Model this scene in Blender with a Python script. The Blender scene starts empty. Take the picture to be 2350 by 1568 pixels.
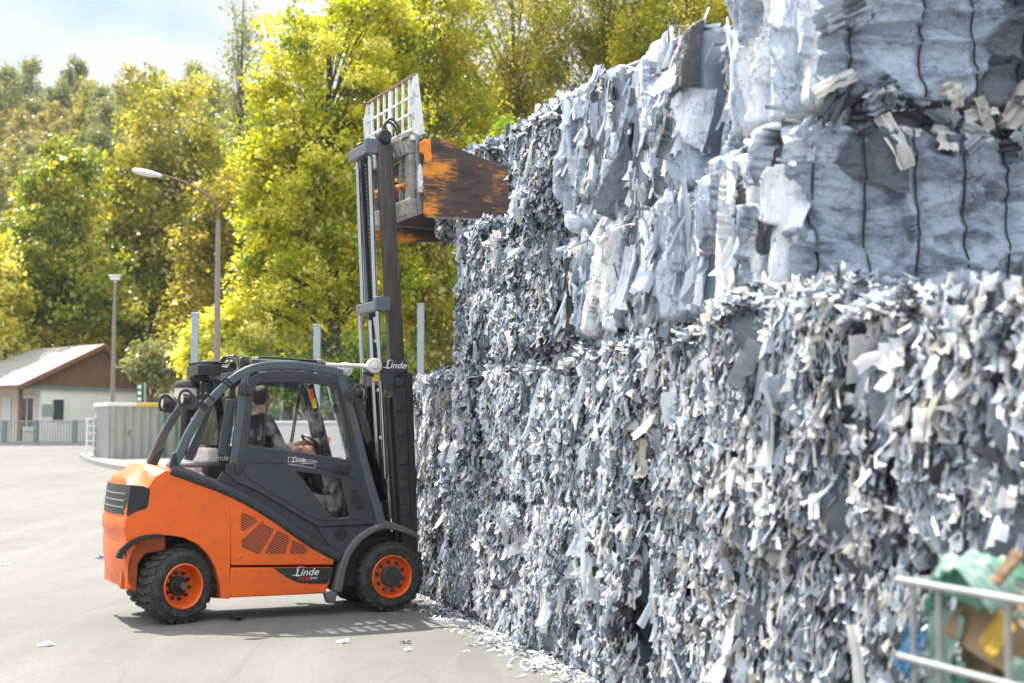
import bpy, bmesh, math, random
import numpy as np
from mathutils import Vector, Matrix, noise as mnoise

R = math.radians
scene = bpy.context.scene
COL = scene.collection

# ------------------------------------------------------------------ camera
CAM_H, TILT = 1.77, R(3.786)
cam_d = bpy.data.cameras.new('camera')
cam = bpy.data.objects.new('camera', cam_d)
COL.objects.link(cam)
cam.location = (0, 0, CAM_H)
cam.rotation_euler = (R(90) + TILT, 0, 0)
cam_d.lens, cam_d.sensor_width = 50, 36
cam_d.clip_start, cam_d.clip_end = 0.1, 3000
cam_d.dof.use_dof = True
cam_d.dof.focus_distance = 14.2
cam_d.dof.aperture_fstop = 1.9
scene.camera = cam

# ------------------------------------------------------------------ light
SUN_TO = Vector((-0.40, 0.47, 1.0)).normalized()
sun_d = bpy.data.lights.new('sun', 'SUN')
sun_d.energy, sun_d.angle, sun_d.color = 3.7, R(0.5), (1.0, 0.95, 0.86)
sun = bpy.data.objects.new('sun', sun_d)
COL.objects.link(sun)
sun.rotation_euler = (-SUN_TO).to_track_quat('-Z', 'Y').to_euler()
sun.location = (0, 0, 30)

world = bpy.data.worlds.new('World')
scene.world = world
world.use_nodes = True
wt = world.node_tree
wt.nodes.clear()
wo = wt.nodes.new('ShaderNodeOutputWorld')
bg = wt.nodes.new('ShaderNodeBackground')
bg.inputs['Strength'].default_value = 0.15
sky = wt.nodes.new('ShaderNodeTexSky')
sky.sky_type = 'NISHITA'
sky.sun_disc = False
sky.sun_elevation = math.asin(SUN_TO.z)
sky.sun_rotation = math.atan2(SUN_TO.x, SUN_TO.y)
sky.dust_density = 2.0
tc = wt.nodes.new('ShaderNodeTexCoord')
wmap = wt.nodes.new('ShaderNodeMapping')
wmap.inputs['Scale'].default_value = (1.6, 1.6, 3.2)
wmap.inputs['Location'].default_value = (0.62, 0.1, 0.22)
wn = wt.nodes.new('ShaderNodeTexNoise')
wn.inputs['Scale'].default_value = 2.6
wn.inputs['Detail'].default_value = 7
wn.inputs['Roughness'].default_value = 0.52
wr = wt.nodes.new('ShaderNodeValToRGB')
wr.color_ramp.elements[0].position = 0.40
wr.color_ramp.elements[1].position = 0.56
wmix = wt.nodes.new('ShaderNodeMix')
wmix.data_type = 'RGBA'
# cloud glow kept low near the hills, boosted unseen overhead as added fill light
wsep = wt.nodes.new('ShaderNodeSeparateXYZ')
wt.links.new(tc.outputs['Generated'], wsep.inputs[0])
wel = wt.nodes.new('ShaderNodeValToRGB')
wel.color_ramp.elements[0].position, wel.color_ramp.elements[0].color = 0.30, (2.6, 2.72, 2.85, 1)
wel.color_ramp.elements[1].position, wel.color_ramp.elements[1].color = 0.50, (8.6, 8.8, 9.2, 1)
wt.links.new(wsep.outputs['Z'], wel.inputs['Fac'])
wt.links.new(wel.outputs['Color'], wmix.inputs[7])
wt.links.new(tc.outputs['Generated'], wmap.inputs['Vector'])
wt.links.new(wmap.outputs['Vector'], wn.inputs['Vector'])
wt.links.new(wn.outputs['Fac'], wr.inputs['Fac'])
wt.links.new(wr.outputs['Color'], wmix.inputs[0])
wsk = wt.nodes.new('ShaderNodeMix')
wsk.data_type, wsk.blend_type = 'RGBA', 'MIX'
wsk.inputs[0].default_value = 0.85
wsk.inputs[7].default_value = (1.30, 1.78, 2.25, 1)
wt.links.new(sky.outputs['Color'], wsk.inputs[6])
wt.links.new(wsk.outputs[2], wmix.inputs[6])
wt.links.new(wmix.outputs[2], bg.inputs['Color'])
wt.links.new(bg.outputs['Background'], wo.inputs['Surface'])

vs = scene.view_settings
vs.view_transform = 'Standard'
vs.look = 'None'
vs.exposure = 1.3
vs.gamma = 1
scene.cycles.use_denoising = True
scene.cycles.max_bounces = 8
scene.cycles.transparent_max_bounces = 12

# ------------------------------------------------------------------ picture-to-place survey
# A photographed point at (u, v) on a 2350 x 1568 print lies on a known ray from the camera; the
# survey puts it on a real plane (a depth, the ground, the side of the truck).
FPX = 50 / 36 * 2350
CP = np.array([0.0, 0.0, CAM_H])


def ray(u, v):
    a, b = (u - 1175) / FPX, (784 - v) / FPX
    return np.array([a, math.cos(TILT) - b * math.sin(TILT), math.sin(TILT) + b * math.cos(TILT)])


def at_depth(u, v, d):
    r = ray(u, v)
    return CP + r * (d / r[1])


def gz(x, y):
    z = 0.031 * max(0.0, y - 22)
    if y > 86:
        yy = y if y < 196 else 196 + 4 * (1 - math.exp(-(y - 196) / 4)) - 0.25 * (y - 196)
        z += 0.335 * (yy - 86) * min(1.0, (yy - 86) / 25 * 0.5 + 0.5)
    return z


def at_ground(u, v):
    r = ray(u, v)
    lo, hi = 1.0, 400.0
    for _ in range(60):
        m = (lo + hi) / 2
        p = CP + r * m
        if p[2] > gz(p[0], p[1]):
            lo = m
        else:
            hi = m
    return CP + r * lo


# ------------------------------------------------------------------ helpers
def tag(o, label=None, cat=None, group=None, kind=None):
    if label: o['label'] = label
    if cat: o['category'] = cat
    if group: o['group'] = group
    if kind: o['kind'] = kind
    return o


def empty(name, loc, rz=0.0, label=None, cat=None, group=None):
    o = bpy.data.objects.new(name, None)
    COL.objects.link(o)
    o.location = loc
    o.rotation_euler = (0, 0, rz)
    o.empty_display_size = 0.2
    return tag(o, label, cat, group)


def link(name, me, parent=None, mats=()):
    o = bpy.data.objects.new(name, me)
    COL.objects.link(o)
    for m in mats:
        me.materials.append(m)
    if parent is not None:
        o.parent = parent
    return o


def copy_tree(o, parent=None):
    c = o.copy()
    COL.objects.link(c)
    if parent is not None:
        c.parent = parent
    for ch in list(o.children):
        copy_tree(ch, c)
    return c


def npmesh(name, V, F, tone=None, smooth=True):
    V = np.ascontiguousarray(V, dtype=np.float32)
    F = np.ascontiguousarray(F, dtype=np.int32)
    me = bpy.data.meshes.new(name)
    me.vertices.add(len(V))
    me.vertices.foreach_set('co', V.ravel())
    me.loops.add(F.size)
    me.loops.foreach_set('vertex_index', F.ravel())
    me.polygons.add(len(F))
    me.polygons.foreach_set('loop_start', np.arange(0, F.size, F.shape[1], dtype=np.int32))
    me.update(calc_edges=True)
    if smooth:
        me.polygons.foreach_set('use_smooth', np.ones(len(F), dtype=bool))
    if tone is not None:
        at = me.attributes.new('tone', 'FLOAT', 'POINT')
        at.data.foreach_set('value', np.ascontiguousarray(tone, dtype=np.float32))
    return me


def catmull(pts, n=5, closed=False):
    P = [np.array(p, dtype=float) for p in pts]
    L = len(P)
    out = []
    rng_ = range(L) if closed else range(L - 1)
    for i in rng_:
        p0 = P[(i - 1) % L] if closed or i > 0 else P[0]
        p1, p2 = P[i], P[(i + 1) % L]
        p3 = P[(i + 2) % L] if closed or i + 2 < L else P[-1]
        for k in range(n):
            t = k / n
            out.append(0.5 * ((2 * p1) + (-p0 + p2) * t + (2 * p0 - 5 * p1 + 4 * p2 - p3) * t * t + (-p0 + 3 * p1 - 3 * p2 + p3) * t ** 3))
    if not closed:
        out.append(P[-1])
    return [tuple(p) for p in out]


class MB:
    def __init__(self):
        self.v, self.f, self.m = [], [], []
        self.cur = 0

    def add(self, verts, faces):
        o = len(self.v)
        self.v += [tuple(map(float, p)) for p in verts]
        self.f += [tuple(i + o for i in f) for f in faces]
        self.m += [self.cur] * len(faces)
        return self

    def box(self, c, s, M=None):
        x, y, z = s[0] / 2, s[1] / 2, s[2] / 2
        vs_ = [(-x, -y, -z), (x, -y, -z), (x, y, -z), (-x, y, -z), (-x, -y, z), (x, -y, z), (x, y, z), (-x, y, z)]
        if M is not None:
            vs_ = [tuple(M @ Vector(p)) for p in vs_]
        vs_ = [(p[0] + c[0], p[1] + c[1], p[2] + c[2]) for p in vs_]
        return self.add(vs_, [(0, 3, 2, 1), (4, 5, 6, 7), (0, 1, 5, 4), (1, 2, 6, 5), (2, 3, 7, 6), (3, 0, 4, 7)])

    def bar(self, a, b, w, h):
        a, b = Vector(a), Vector(b)
        d = b - a
        q = d.to_track_quat('Y', 'Z').to_matrix()
        return self.box((a + b) / 2, (w, d.length, h), q)

    def tube(self, pts, r, n=10, closed=False):
        P = [Vector(p) for p in pts]
        L = len(P)
        rs = r if isinstance(r, (list, tuple)) else [r] * L
        ring, up = [], None
        for i in range(L):
            if closed:
                t = (P[(i + 1) % L] - P[i - 1]).normalized()
            else:
                t = (P[min(i + 1, L - 1)] - P[max(i - 1, 0)]).normalized()
            if up is None:
                up = t.orthogonal().normalized()
            up = (up - t * up.dot(t))
            up = up.normalized() if up.length > 1e-6 else t.orthogonal().normalized()
            sd = t.cross(up)
            for k in range(n):
                a = 2 * math.pi * k / n
                ring.append(P[i] + (up * math.cos(a) + sd * math.sin(a)) * rs[i])
        F = []
        for i in range(L if closed else L - 1):
            j = (i + 1) % L
            for k in range(n):
                F.append((i * n + k, i * n + (k + 1) % n, j * n + (k + 1) % n, j * n + k))
        if not closed:
            F.append(tuple(range(n))[::-1])
            F.append(tuple((L - 1) * n + k for k in range(n)))
        return self.add(ring, F)

    def lathe(self, prof, c, axis='Z', n=24, M=None, caps=True):
        """prof: (radius, height) pairs turned about an axis through c."""
        vs_, F = [], []
        for (r, h) in prof:
            for k in range(n):
                a = 2 * math.pi * k / n
                p = (r * math.cos(a), r * math.sin(a), h)
                if axis == 'Y': p = (p[0], p[2], p[1])
                if axis == 'X': p = (p[2], p[0], p[1])
                if M is not None: p = tuple(M @ Vector(p))
                vs_.append((p[0] + c[0], p[1] + c[1], p[2] + c[2]))
        for i in range(len(prof) - 1):
            for k in range(n):
                F.append((i * n + k, i * n + (k + 1) % n, (i + 1) * n + (k + 1) % n, (i + 1) * n + k))
        if caps:
            F.append(tuple(range(n))[::-1])
            F.append(tuple((len(prof) - 1) * n + k for k in range(n)))
        return self.add(vs_, F)

    def plate(self, outer, y0, y1, holes=()):
        """Flat plate in the XZ plane with holes, from y0 to y1."""
        bm = bmesh.new()
        es = []
        for lp in [outer] + list(holes):
            vv = [bm.verts.new((p[0], y0, p[1])) for p in lp]
            es += [bm.edges.new((vv[i], vv[(i + 1) % len(vv)])) for i in range(len(vv))]
        bmesh.ops.triangle_fill(bm, use_beauty=True, use_dissolve=False, edges=es)
        g = bmesh.ops.extrude_face_region(bm, geom=bm.faces[:])
        bmesh.ops.translate(bm, verts=[e for e in g['geom'] if isinstance(e, bmesh.types.BMVert)], vec=(0, y1 - y0, 0))
        return self.add_bm(bm)

    def loft(self, prof, ys, fn):
        """Closed XZ profile carried through slices y; fn(x, z, y, i) moves each point."""
        n = len(prof)
        vs_, F = [], []
        for y in ys:
            for i, p in enumerate(prof):
                x, z = fn(p[0], p[1], y, i)
                vs_.append((x, y, z))
        for s in range(len(ys) - 1):
            for i in range(n):
                j = (i + 1) % n
                F.append((s * n + i, s * n + j, (s + 1) * n + j, (s + 1) * n + i))
        self.add(vs_, F)
        for s in (0, len(ys) - 1):
            bm = bmesh.new()
            vv = [bm.verts.new(vs_[s * n + i]) for i in range(n)]
            es = [bm.edges.new((vv[i], vv[(i + 1) % n])) for i in range(n)]
            bmesh.ops.triangle_fill(bm, use_beauty=True, use_dissolve=False, edges=es)
            self.add_bm(bm)
        return self

    def add_bm(self, bm):
        bmesh.ops.recalc_face_normals(bm, faces=bm.faces[:])
        bm.verts.index_update()
        self.add([v.co[:] for v in bm.verts], [[v.index for v in f.verts] for f in bm.faces])
        bm.free()
        return self

    def build(self, name, mat, parent=None, bevel=0.0, smooth=35, seg=2, weld=False):
        me = bpy.data.meshes.new(name)
        me.from_pydata(self.v, [], self.f)
        ms = mat if isinstance(mat, (list, tuple)) else [mat]
        for m in ms:
            me.materials.append(m)
        if len(ms) > 1:
            me.polygons.foreach_set('material_index', np.array(self.m, dtype=np.int32))
        bm = bmesh.new()
        bm.from_mesh(me)
        if weld:
            bmesh.ops.remove_doubles(bm, verts=bm.verts[:], dist=1e-5)
        bmesh.ops.recalc_face_normals(bm, faces=bm.faces[:])
        bm.to_mesh(me)
        bm.free()
        if smooth:
            me.polygons.foreach_set('use_smooth', np.ones(len(me.polygons), dtype=bool))
            me.set_sharp_from_angle(angle=R(smooth))
        o = bpy.data.objects.new(name, me)
        COL.objects.link(o)
        if parent is not None:
            o.parent = parent
        if bevel:
            b = o.modifiers.new('bevel', 'BEVEL')
            b.width, b.segments, b.limit_method, b.angle_limit = bevel, seg, 'ANGLE', R(40)
            b.harden_normals = False
        return o


# ------------------------------------------------------------------ materials
def new_mat(name):
    m = bpy.data.materials.new(name)
    m.use_nodes = True
    nt = m.node_tree
    return m, nt, nt.nodes['Principled BSDF']


def nd(nt, kind, **kw):
    n = nt.nodes.new(kind)
    for k, v in kw.items():
        if k in n.inputs: n.inputs[k].default_value = v
        else: setattr(n, k, v)
    return n


def c4(c):
    return (c[0], c[1], c[2], 1)


def ramp(nt, fac, stops, interp='LINEAR'):
    r = nt.nodes.new('ShaderNodeValToRGB')
    r.color_ramp.interpolation = interp
    el = r.color_ramp.elements
    while len(el) < len(stops):
        el.new(0.5)
    for e, (p, c) in zip(el, stops):
        e.position, e.color = p, c4(c)
    nt.links.new(fac, r.inputs['Fac'])
    return r.outputs['Color']


def noise_out(nt, scale=5.0, detail=5.0, rough=0.55, stretch=None, coord='Object', out='Fac'):
    t = nt.nodes.new('ShaderNodeTexCoord')
    n = nd(nt, 'ShaderNodeTexNoise', Scale=scale, Detail=detail, Roughness=rough)
    if stretch:
        mp = nt.nodes.new('ShaderNodeMapping')
        mp.inputs['Scale'].default_value = stretch
        nt.links.new(t.outputs[coord], mp.inputs['Vector'])
        nt.links.new(mp.outputs['Vector'], n.inputs['Vector'])
    else:
        nt.links.new(t.outputs[coord], n.inputs['Vector'])
    return n.outputs[out]


def mixc(nt, fac, a, b, mode='MIX'):
    m = nt.nodes.new('ShaderNodeMix')
    m.data_type, m.blend_type = 'RGBA', mode
    for s, v in ((0, fac), (6, a), (7, b)):
        if hasattr(v, 'links') or hasattr(v, 'is_linked'):
            nt.links.new(v, m.inputs[s])
        elif s == 0:
            m.inputs[0].default_value = v
        else:
            m.inputs[s].default_value = c4(v)
    return m.outputs[2]


def add_bump(nt, bsdf, h, strength=0.3, dist=0.01):
    b = nd(nt, 'ShaderNodeBump', Strength=strength, Distance=dist)
    nt.links.new(h, b.inputs['Height'])
    nt.links.new(b.outputs['Normal'], bsdf.inputs['Normal'])


def pmat(name, col, rough=0.5, metal=0.0, var=0.18, scale=6.0, bump=0.0, bscale=80.0, coat=0.0, dirt=None, dirt_amt=0.5, stretch=None):
    m, nt, b = new_mat(name)
    n = noise_out(nt, scale, 6, 0.6, stretch)
    lo = [max(0, c * (1 - var)) for c in col]
    hi = [min(1, c * (1 + var)) for c in col]
    out = ramp(nt, n, [(0.3, lo), (0.7, hi)])
    if dirt:
        d = noise_out(nt, scale * 2.3, 8, 0.7, stretch)
        f = ramp(nt, d, [(0.52, (0, 0, 0)), (0.72, (dirt_amt,) * 3)])
        out = mixc(nt, f, out, dirt)
    nt.links.new(out, b.inputs['Base Color'])
    rr = ramp(nt, noise_out(nt, scale * 3, 4), [(0.2, (max(0, rough - 0.1),) * 3), (0.8, (min(1, rough + 0.12),) * 3)])
    nt.links.new(rr, b.inputs['Roughness'])
    b.inputs['Metallic'].default_value = metal
    b.inputs['Coat Weight'].default_value = coat
    b.inputs['Coat Roughness'].default_value = 0.15
    if bump:
        add_bump(nt, b, noise_out(nt, bscale, 4), bump, 0.01)
    return m


M = {}
M['orange'] = pmat('orange_paint', (0.84, 0.128, 0.008), 0.42, 0, 0.07, 3, 0.02, 40, 0.08, (0.42, 0.12, 0.04), 0.6)
M['orange_dirty'] = pmat('dusty_orange_paint', (0.50, 0.115, 0.025), 0.65, 0, 0.25, 9, 0.15, 70, 0, (0.25, 0.13, 0.08), 0.7)
M['grey'] = pmat('anthracite_paint', (0.040, 0.048, 0.056), 0.48, 0, 0.10, 5, 0.06, 300, 0.0, (0.10, 0.105, 0.105), 0.35)
M['grey_light'] = pmat('grey_frame_paint', (0.082, 0.10, 0.115), 0.36, 0, 0.10, 5, 0.03, 200, 0.1, (0.15, 0.15, 0.15), 0.3)
M['black'] = pmat('black_plastic', (0.022, 0.023, 0.026), 0.42, 0, 0.2, 10, 0.05, 200)
M['dark'] = pmat('dark_underbody', (0.03, 0.03, 0.031), 0.7, 0, 0.3, 8, 0.1, 60, 0, (0.08, 0.07, 0.06), 0.5)
M['rubber'] = pmat('tyre_rubber', (0.032, 0.032, 0.033), 0.75, 0, 0.3, 7, 0.15, 120, 0, (0.17, 0.16, 0.145), 0.7)
M['fender'] = pmat('weathered_grey_fender', (0.11, 0.12, 0.13), 0.5, 0, 0.2, 9, 0.05, 100, 0, (0.26, 0.24, 0.21), 0.5)
M['chrome'] = pmat('chromed_rod', (0.55, 0.56, 0.57), 0.16, 0.95, 0.06, 4)
M['steel'] = pmat('worn_rail_steel', (0.10, 0.085, 0.078), 0.34, 0.55, 0.35, 7, 0.05, 60, 0, (0.20, 0.15, 0.12), 0.5, (6, 6, 0.5))
M['mastpaint'] = pmat('dark_mast_paint', (0.038, 0.043, 0.05), 0.42, 0, 0.2, 7, 0.06, 120, 0, (0.11, 0.11, 0.11), 0.4, (3, 3, 0.8))
M['bluegrey'] = pmat('blue_grey_crosshead', (0.12, 0.135, 0.16), 0.42, 0.2, 0.15, 7, 0.05, 120, 0, (0.25, 0.24, 0.22), 0.35)
M['cream'] = pmat('cream_enamel', (0.72, 0.70, 0.64), 0.4, 0, 0.08, 8, 0, 50, 0, (0.35, 0.3, 0.24), 0.4)
M['carriage'] = pmat('scuffed_grey_casting', (0.30, 0.275, 0.25), 0.5, 0.15, 0.35, 11, 0.15, 60, 0, (0.12, 0.055, 0.03), 0.95)
M['casting_grey'] = pmat('scuffed_grey_casting', (0.20, 0.205, 0.205), 0.5, 0.2, 0.35, 10, 0.15, 60, 0, (0.55, 0.52, 0.47), 0.7)
M['rust_white'] = pmat('white_paint_with_rust', (0.72, 0.74, 0.75), 0.5, 0, 0.07, 5, 0.05, 60, 0, (0.17, 0.055, 0.03), 1.0)
M['rusty'] = pmat('rusted_bar', (0.22, 0.09, 0.055), 0.75, 0, 0.4, 16, 0.2, 90, 0, (0.7, 0.68, 0.66), 0.8)
M['white'] = pmat('white_lettering', (0.82, 0.82, 0.82), 0.5, 0, 0.03)
M['red'] = pmat('red_lettering', (0.62, 0.07, 0.03), 0.5, 0, 0.05)
M['yellow'] = pmat('yellow_sticker', (0.85, 0.52, 0.02), 0.5, 0, 0.04)
M['navy'] = pmat('navy_work_jacket', (0.022, 0.027, 0.045), 0.85, 0, 0.3, 14, 0.3, 40)
M['skin'] = pmat('skin', (0.55, 0.28, 0.19), 0.5, 0, 0.12, 20)
M['hair'] = pmat('short_dark_hair', (0.03, 0.024, 0.02), 0.7, 0, 0.4, 60, 0.5, 200)
M['seat'] = pmat('seat_cloth', (0.03, 0.031, 0.034), 0.85, 0, 0.2, 12, 0.2, 100)
M['amber'] = pmat('amber_reflector', (0.8, 0.16, 0.02), 0.3)
M['bolt'] = pmat('bolt_steel', (0.20, 0.20, 0.21), 0.4, 0.5, 0.3, 40)


def film_mat():
    m, nt, b = new_mat('plastic_film_flakes')
    a = nd(nt, 'ShaderNodeAttribute', attribute_name='tone')
    col = ramp(nt, a.outputs['Fac'], [(0.0, (0.015, 0.016, 0.02)), (0.10, (0.06, 0.07, 0.085)), (0.28, (0.17, 0.20, 0.24)), (0.48, (0.40, 0.465, 0.55)),
                                      (0.60, (0.64, 0.70, 0.78)), (0.72, (0.88, 0.90, 0.93)), (0.88, (0.90, 0.89, 0.87)), (0.96, (0.68, 0.64, 0.54)), (1.0, (0.60, 0.55, 0.44))])
    n = noise_out(nt, 26, 6, 0.7)
    col = mixc(nt, 0.5, col, ramp(nt, n, [(0.28, (0.68, 0.69, 0.71)), (0.46, (1, 1, 1))]), 'MULTIPLY')
    nt.links.new(col, b.inputs['Base Color'])
    b.inputs['Roughness'].default_value = 0.30
    b.inputs['Metallic'].default_value = 0.22
    b.inputs['Specular IOR Level'].default_value = 0.75
    add_bump(nt, b, noise_out(nt, 45, 5, 0.6), 0.35, 0.012)
    tr = nd(nt, 'ShaderNodeBsdfTranslucent')
    nt.links.new(col, tr.inputs['Color'])
    mx = nt.nodes.new('ShaderNodeMixShader')
    mx.inputs[0].default_value = 0.40
    nt.links.new(b.outputs[0], mx.inputs[1])
    nt.links.new(tr.outputs[0], mx.inputs[2])
    nt.links.new(mx.outputs[0], nt.nodes['Material Output'].inputs['Surface'])
    return m


M['film'] = film_mat()


def wrap_mat(name, st1, lo, st2):
    m, nt, b = new_mat(name)
    a = nd(nt, 'ShaderNodeAttribute', attribute_name='tone')
    col = ramp(nt, a.outputs['Fac'], [(0.0, (0.02, 0.021, 0.025)), (0.12, (0.06, 0.065, 0.075)), (0.3, (0.15, 0.18, 0.215)), (0.5, (0.42, 0.50, 0.60)), (0.62, (0.64, 0.72, 0.83)),
                                      (0.75, (0.86, 0.89, 0.93)), (0.88, (0.88, 0.87, 0.85)), (1.0, (0.66, 0.60, 0.48))])
    n1 = noise_out(nt, 2.6, 10, 0.72, st1)
    col = mixc(nt, 0.85, col, ramp(nt, n1, [(lo, (0.20, 0.22, 0.27)), (lo + .09, (0.8, 0.82, 0.86)), (lo + .19, (1.05, 1.05, 1.05))]), 'MULTIPLY')
    # dark crease lines painted into the film colour, standing in for fold shade
    for sc_, st_, w_, d_ in ((3.2, (1, 1, 1.7), .020, .25), (7.5, (1.5, 1, 1), .022, .45)):
        nz_ = noise_out(nt, sc_, 4, .55, st_)
        m1 = nd(nt, 'ShaderNodeMath', operation='SUBTRACT')
        nt.links.new(nz_, m1.inputs[0]); m1.inputs[1].default_value = .5
        m2_ = nd(nt, 'ShaderNodeMath', operation='ABSOLUTE')
        nt.links.new(m1.outputs[0], m2_.inputs[0])
        col = mixc(nt, 1.0, col, mixc(nt, ramp(nt, noise_out(nt, sc_ * .55, 4, .6), [(.46, (0, 0, 0)), (.62, (1, 1, 1))]), (1, 1, 1), ramp(nt, m2_.outputs[0], [(0.0, (d_, d_, d_ * 1.1)), (w_, (1, 1, 1))])), 'MULTIPLY')
    nt.links.new(col, b.inputs['Base Color'])
    b.inputs['Roughness'].default_value = 0.36
    b.inputs['Metallic'].default_value = 0.12
    b.inputs['Specular IOR Level'].default_value = 0.7
    hsum = nd(nt, 'ShaderNodeMath', operation='MULTIPLY_ADD')
    nt.links.new(noise_out(nt, 30, 6, 0.7, st2), hsum.inputs[0])
    hsum.inputs[1].default_value = .45
    nt.links.new(noise_out(nt, 11, 8, 0.62, st2), hsum.inputs[2])
    add_bump(nt, b, hsum.outputs[0], 0.85, 0.045)
    return m


M['wrap'] = wrap_mat('creased_film_wrap', (0.8, 0.8, 2.8), .395, (1.2, 1, 1.3))
M['sheets'] = wrap_mat('hanging_film_sheets', (1.3, 1.3, .5), .35, (.9, .9, .4))


def leaf_mat(name, stops, trans=0.42):
    m, nt, b = new_mat(name)
    a = nd(nt, 'ShaderNodeAttribute', attribute_name='tone')
    col = ramp(nt, a.outputs['Fac'], stops)
    oi = nt.nodes.new('ShaderNodeObjectInfo')
    hv = nd(nt, 'ShaderNodeHueSaturation')
    mp = nd(nt, 'ShaderNodeMapRange')
    mp.inputs['To Min'].default_value, mp.inputs['To Max'].default_value = 0.485, 0.515
    nt.links.new(oi.outputs['Random'], mp.inputs['Value'])
    nt.links.new(mp.outputs[0], hv.inputs['Hue'])
    nt.links.new(col, hv.inputs['Color'])
    col = hv.outputs['Color']
    nt.links.new(col, b.inputs['Base Color'])
    b.inputs['Roughness'].default_value = 0.38
    tr = nd(nt, 'ShaderNodeBsdfTranslucent')
    g = mixc(nt, 1.0, col, (1.6, 1.5, 0.6), 'MULTIPLY')
    nt.links.new(g, tr.inputs['Color'])
    mx = nt.nodes.new('ShaderNodeMixShader')
    mx.inputs[0].default_value = trans
    nt.links.new(b.outputs[0], mx.inputs[1])
    nt.links.new(tr.outputs[0], mx.inputs[2])
    nt.links.new(mx.outputs[0], nt.nodes['Material Output'].inputs['Surface'])
    return m


M['leaf_maple'] = leaf_mat('yellow_green_maple_leaf', [(0.0, (0.06, 0.125, 0.012)), (0.3, (0.21, 0.275, 0.02)), (0.6, (0.44, 0.435, 0.026)), (0.82, (0.62, 0.55, 0.06)), (1.0, (0.88, 0.84, 0.5))], 0.52)  # palest stop paints whitish highlights into the leaf colour
M['leaf_birch'] = leaf_mat('olive_birch_leaf', [(0.0, (0.07, 0.095, 0.014)), (0.4, (0.22, 0.23, 0.024)), (0.75, (0.43, 0.38, 0.04)), (1.0, (0.76, 0.68, 0.36))], 0.5)  # pale end of the ramp stands in for glints on glossy leaves
M['leaf_green'] = leaf_mat('deep_green_leaf', [(0.0, (0.035, 0.08, 0.016)), (0.4, (0.12, 0.19, 0.024)), (0.7, (0.30, 0.34, 0.035)), (1.0, (0.62, 0.55, 0.12))], 0.45)
M['leaf_grey'] = leaf_mat('grey_green_birch_leaf', [(0.0, (0.10, 0.13, 0.06)), (0.5, (0.24, 0.27, 0.12)), (1.0, (0.44, 0.40, 0.2))], 0.4)
M['leaf_brown'] = leaf_mat('ochre_leaf', [(0.0, (0.17, 0.16, 0.06)), (0.5, (0.34, 0.31, 0.11)), (1.0, (0.46, 0.41, 0.17))], 0.4)
M['bark'] = pmat('grey_brown_bark', (0.10, 0.085, 0.065), 0.9, 0, 0.4, 9, 0.5, 20, stretch=(3, 3, 0.6))
M['bark_pale'] = pmat('pale_birch_bark', (0.30, 0.29, 0.25), 0.85, 0, 0.35, 9, 0.3, 20, 0, (0.05, 0.05, 0.05), 0.8)


def glass_mat():
    m, nt, b = new_mat('dusty_glass_with_painted_glare')
    nt.nodes.remove(b)
    t = nt.nodes.new('ShaderNodeBsdfTransparent')
    t.inputs['Color'].default_value = (0.97, 0.98, 0.98, 1)
    g = nd(nt, 'ShaderNodeBsdfGlossy', Roughness=0.04)
    d = nd(nt, 'ShaderNodeBsdfDiffuse')
    d.inputs['Color'].default_value = (0.8, 0.82, 0.82, 1)
    lw = nd(nt, 'ShaderNodeLayerWeight', Blend=0.12)
    m1 = nt.nodes.new('ShaderNodeMixShader')
    nt.links.new(lw.outputs['Fresnel'], m1.inputs[0])
    nt.links.new(t.outputs[0], m1.inputs[1])
    nt.links.new(g.outputs[0], m1.inputs[2])
    n = noise_out(nt, 4.5, 8, 0.72, (1, 1, 0.6))
    f = ramp(nt, n, [(0.52, (0.0,) * 3), (0.82, (0.32,) * 3)])  # whitish streaks: dust, plus bright reflections painted in as pale diffuse
    m2 = nt.nodes.new('ShaderNodeMixShader')
    nt.links.new(f, m2.inputs[0])
    nt.links.new(m1.outputs[0], m2.inputs[1])
    nt.links.new(d.outputs[0], m2.inputs[2])
    nt.links.new(m2.outputs[0], nt.nodes['Material Output'].inputs['Surface'])
    return m


M['glass'] = glass_mat()


def clamp_mat():
    m, nt, b = new_mat('worn_orange_clamp_steel')
    n1 = noise_out(nt, 15, 12, 0.82, (0.30, 1, 4.5))
    n2 = noise_out(nt, 2.7, 4, 0.55, (0.8, 1, 1.2))
    s = nd(nt, 'ShaderNodeMath', operation='ADD')
    nt.links.new(n1, s.inputs[0])
    nt.links.new(n2, s.inputs[1])
    # paint survives near the root; the tip is rubbed bare by the bales
    tx = nt.nodes.new('ShaderNodeTexCoord')
    sx = nt.nodes.new('ShaderNodeSeparateXYZ')
    nt.links.new(tx.outputs['Object'], sx.inputs[0])
    wx = nd(nt, 'ShaderNodeMapRange')
    for q, v in (('From Min', .55), ('From Max', 1.45), ('To Min', .035), ('To Max', -.17)):
        wx.inputs[q].default_value = v
    nt.links.new(sx.outputs['X'], wx.inputs['Value'])
    s2 = nd(nt, 'ShaderNodeMath', operation='ADD')
    nt.links.new(s.outputs[0], s2.inputs[0])
    nt.links.new(wx.outputs[0], s2.inputs[1])
    s = s2
    k = nd(nt, 'ShaderNodeMapRange')
    k.inputs['From Min'].default_value, k.inputs['From Max'].default_value = 1.04, 1.13
    nt.links.new(s.outputs[0], k.inputs['Value'])
    steel = ramp(nt, noise_out(nt, 5, 6, 0.6, (0.5, 1, 2.5)), [(0.3, (0.025, 0.017, 0.015)), (0.7, (0.10, 0.062, 0.05))])
    col = mixc(nt, k.outputs[0], steel, (0.72, 0.25, 0.012))
    nt.links.new(col, b.inputs['Base Color'])
    b.inputs['Roughness'].default_value = 0.42
    b.inputs['Metallic'].default_value = 0.15
    add_bump(nt, b, n1, 0.1, 0.01)
    return m


M['clamp'] = clamp_mat()


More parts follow.
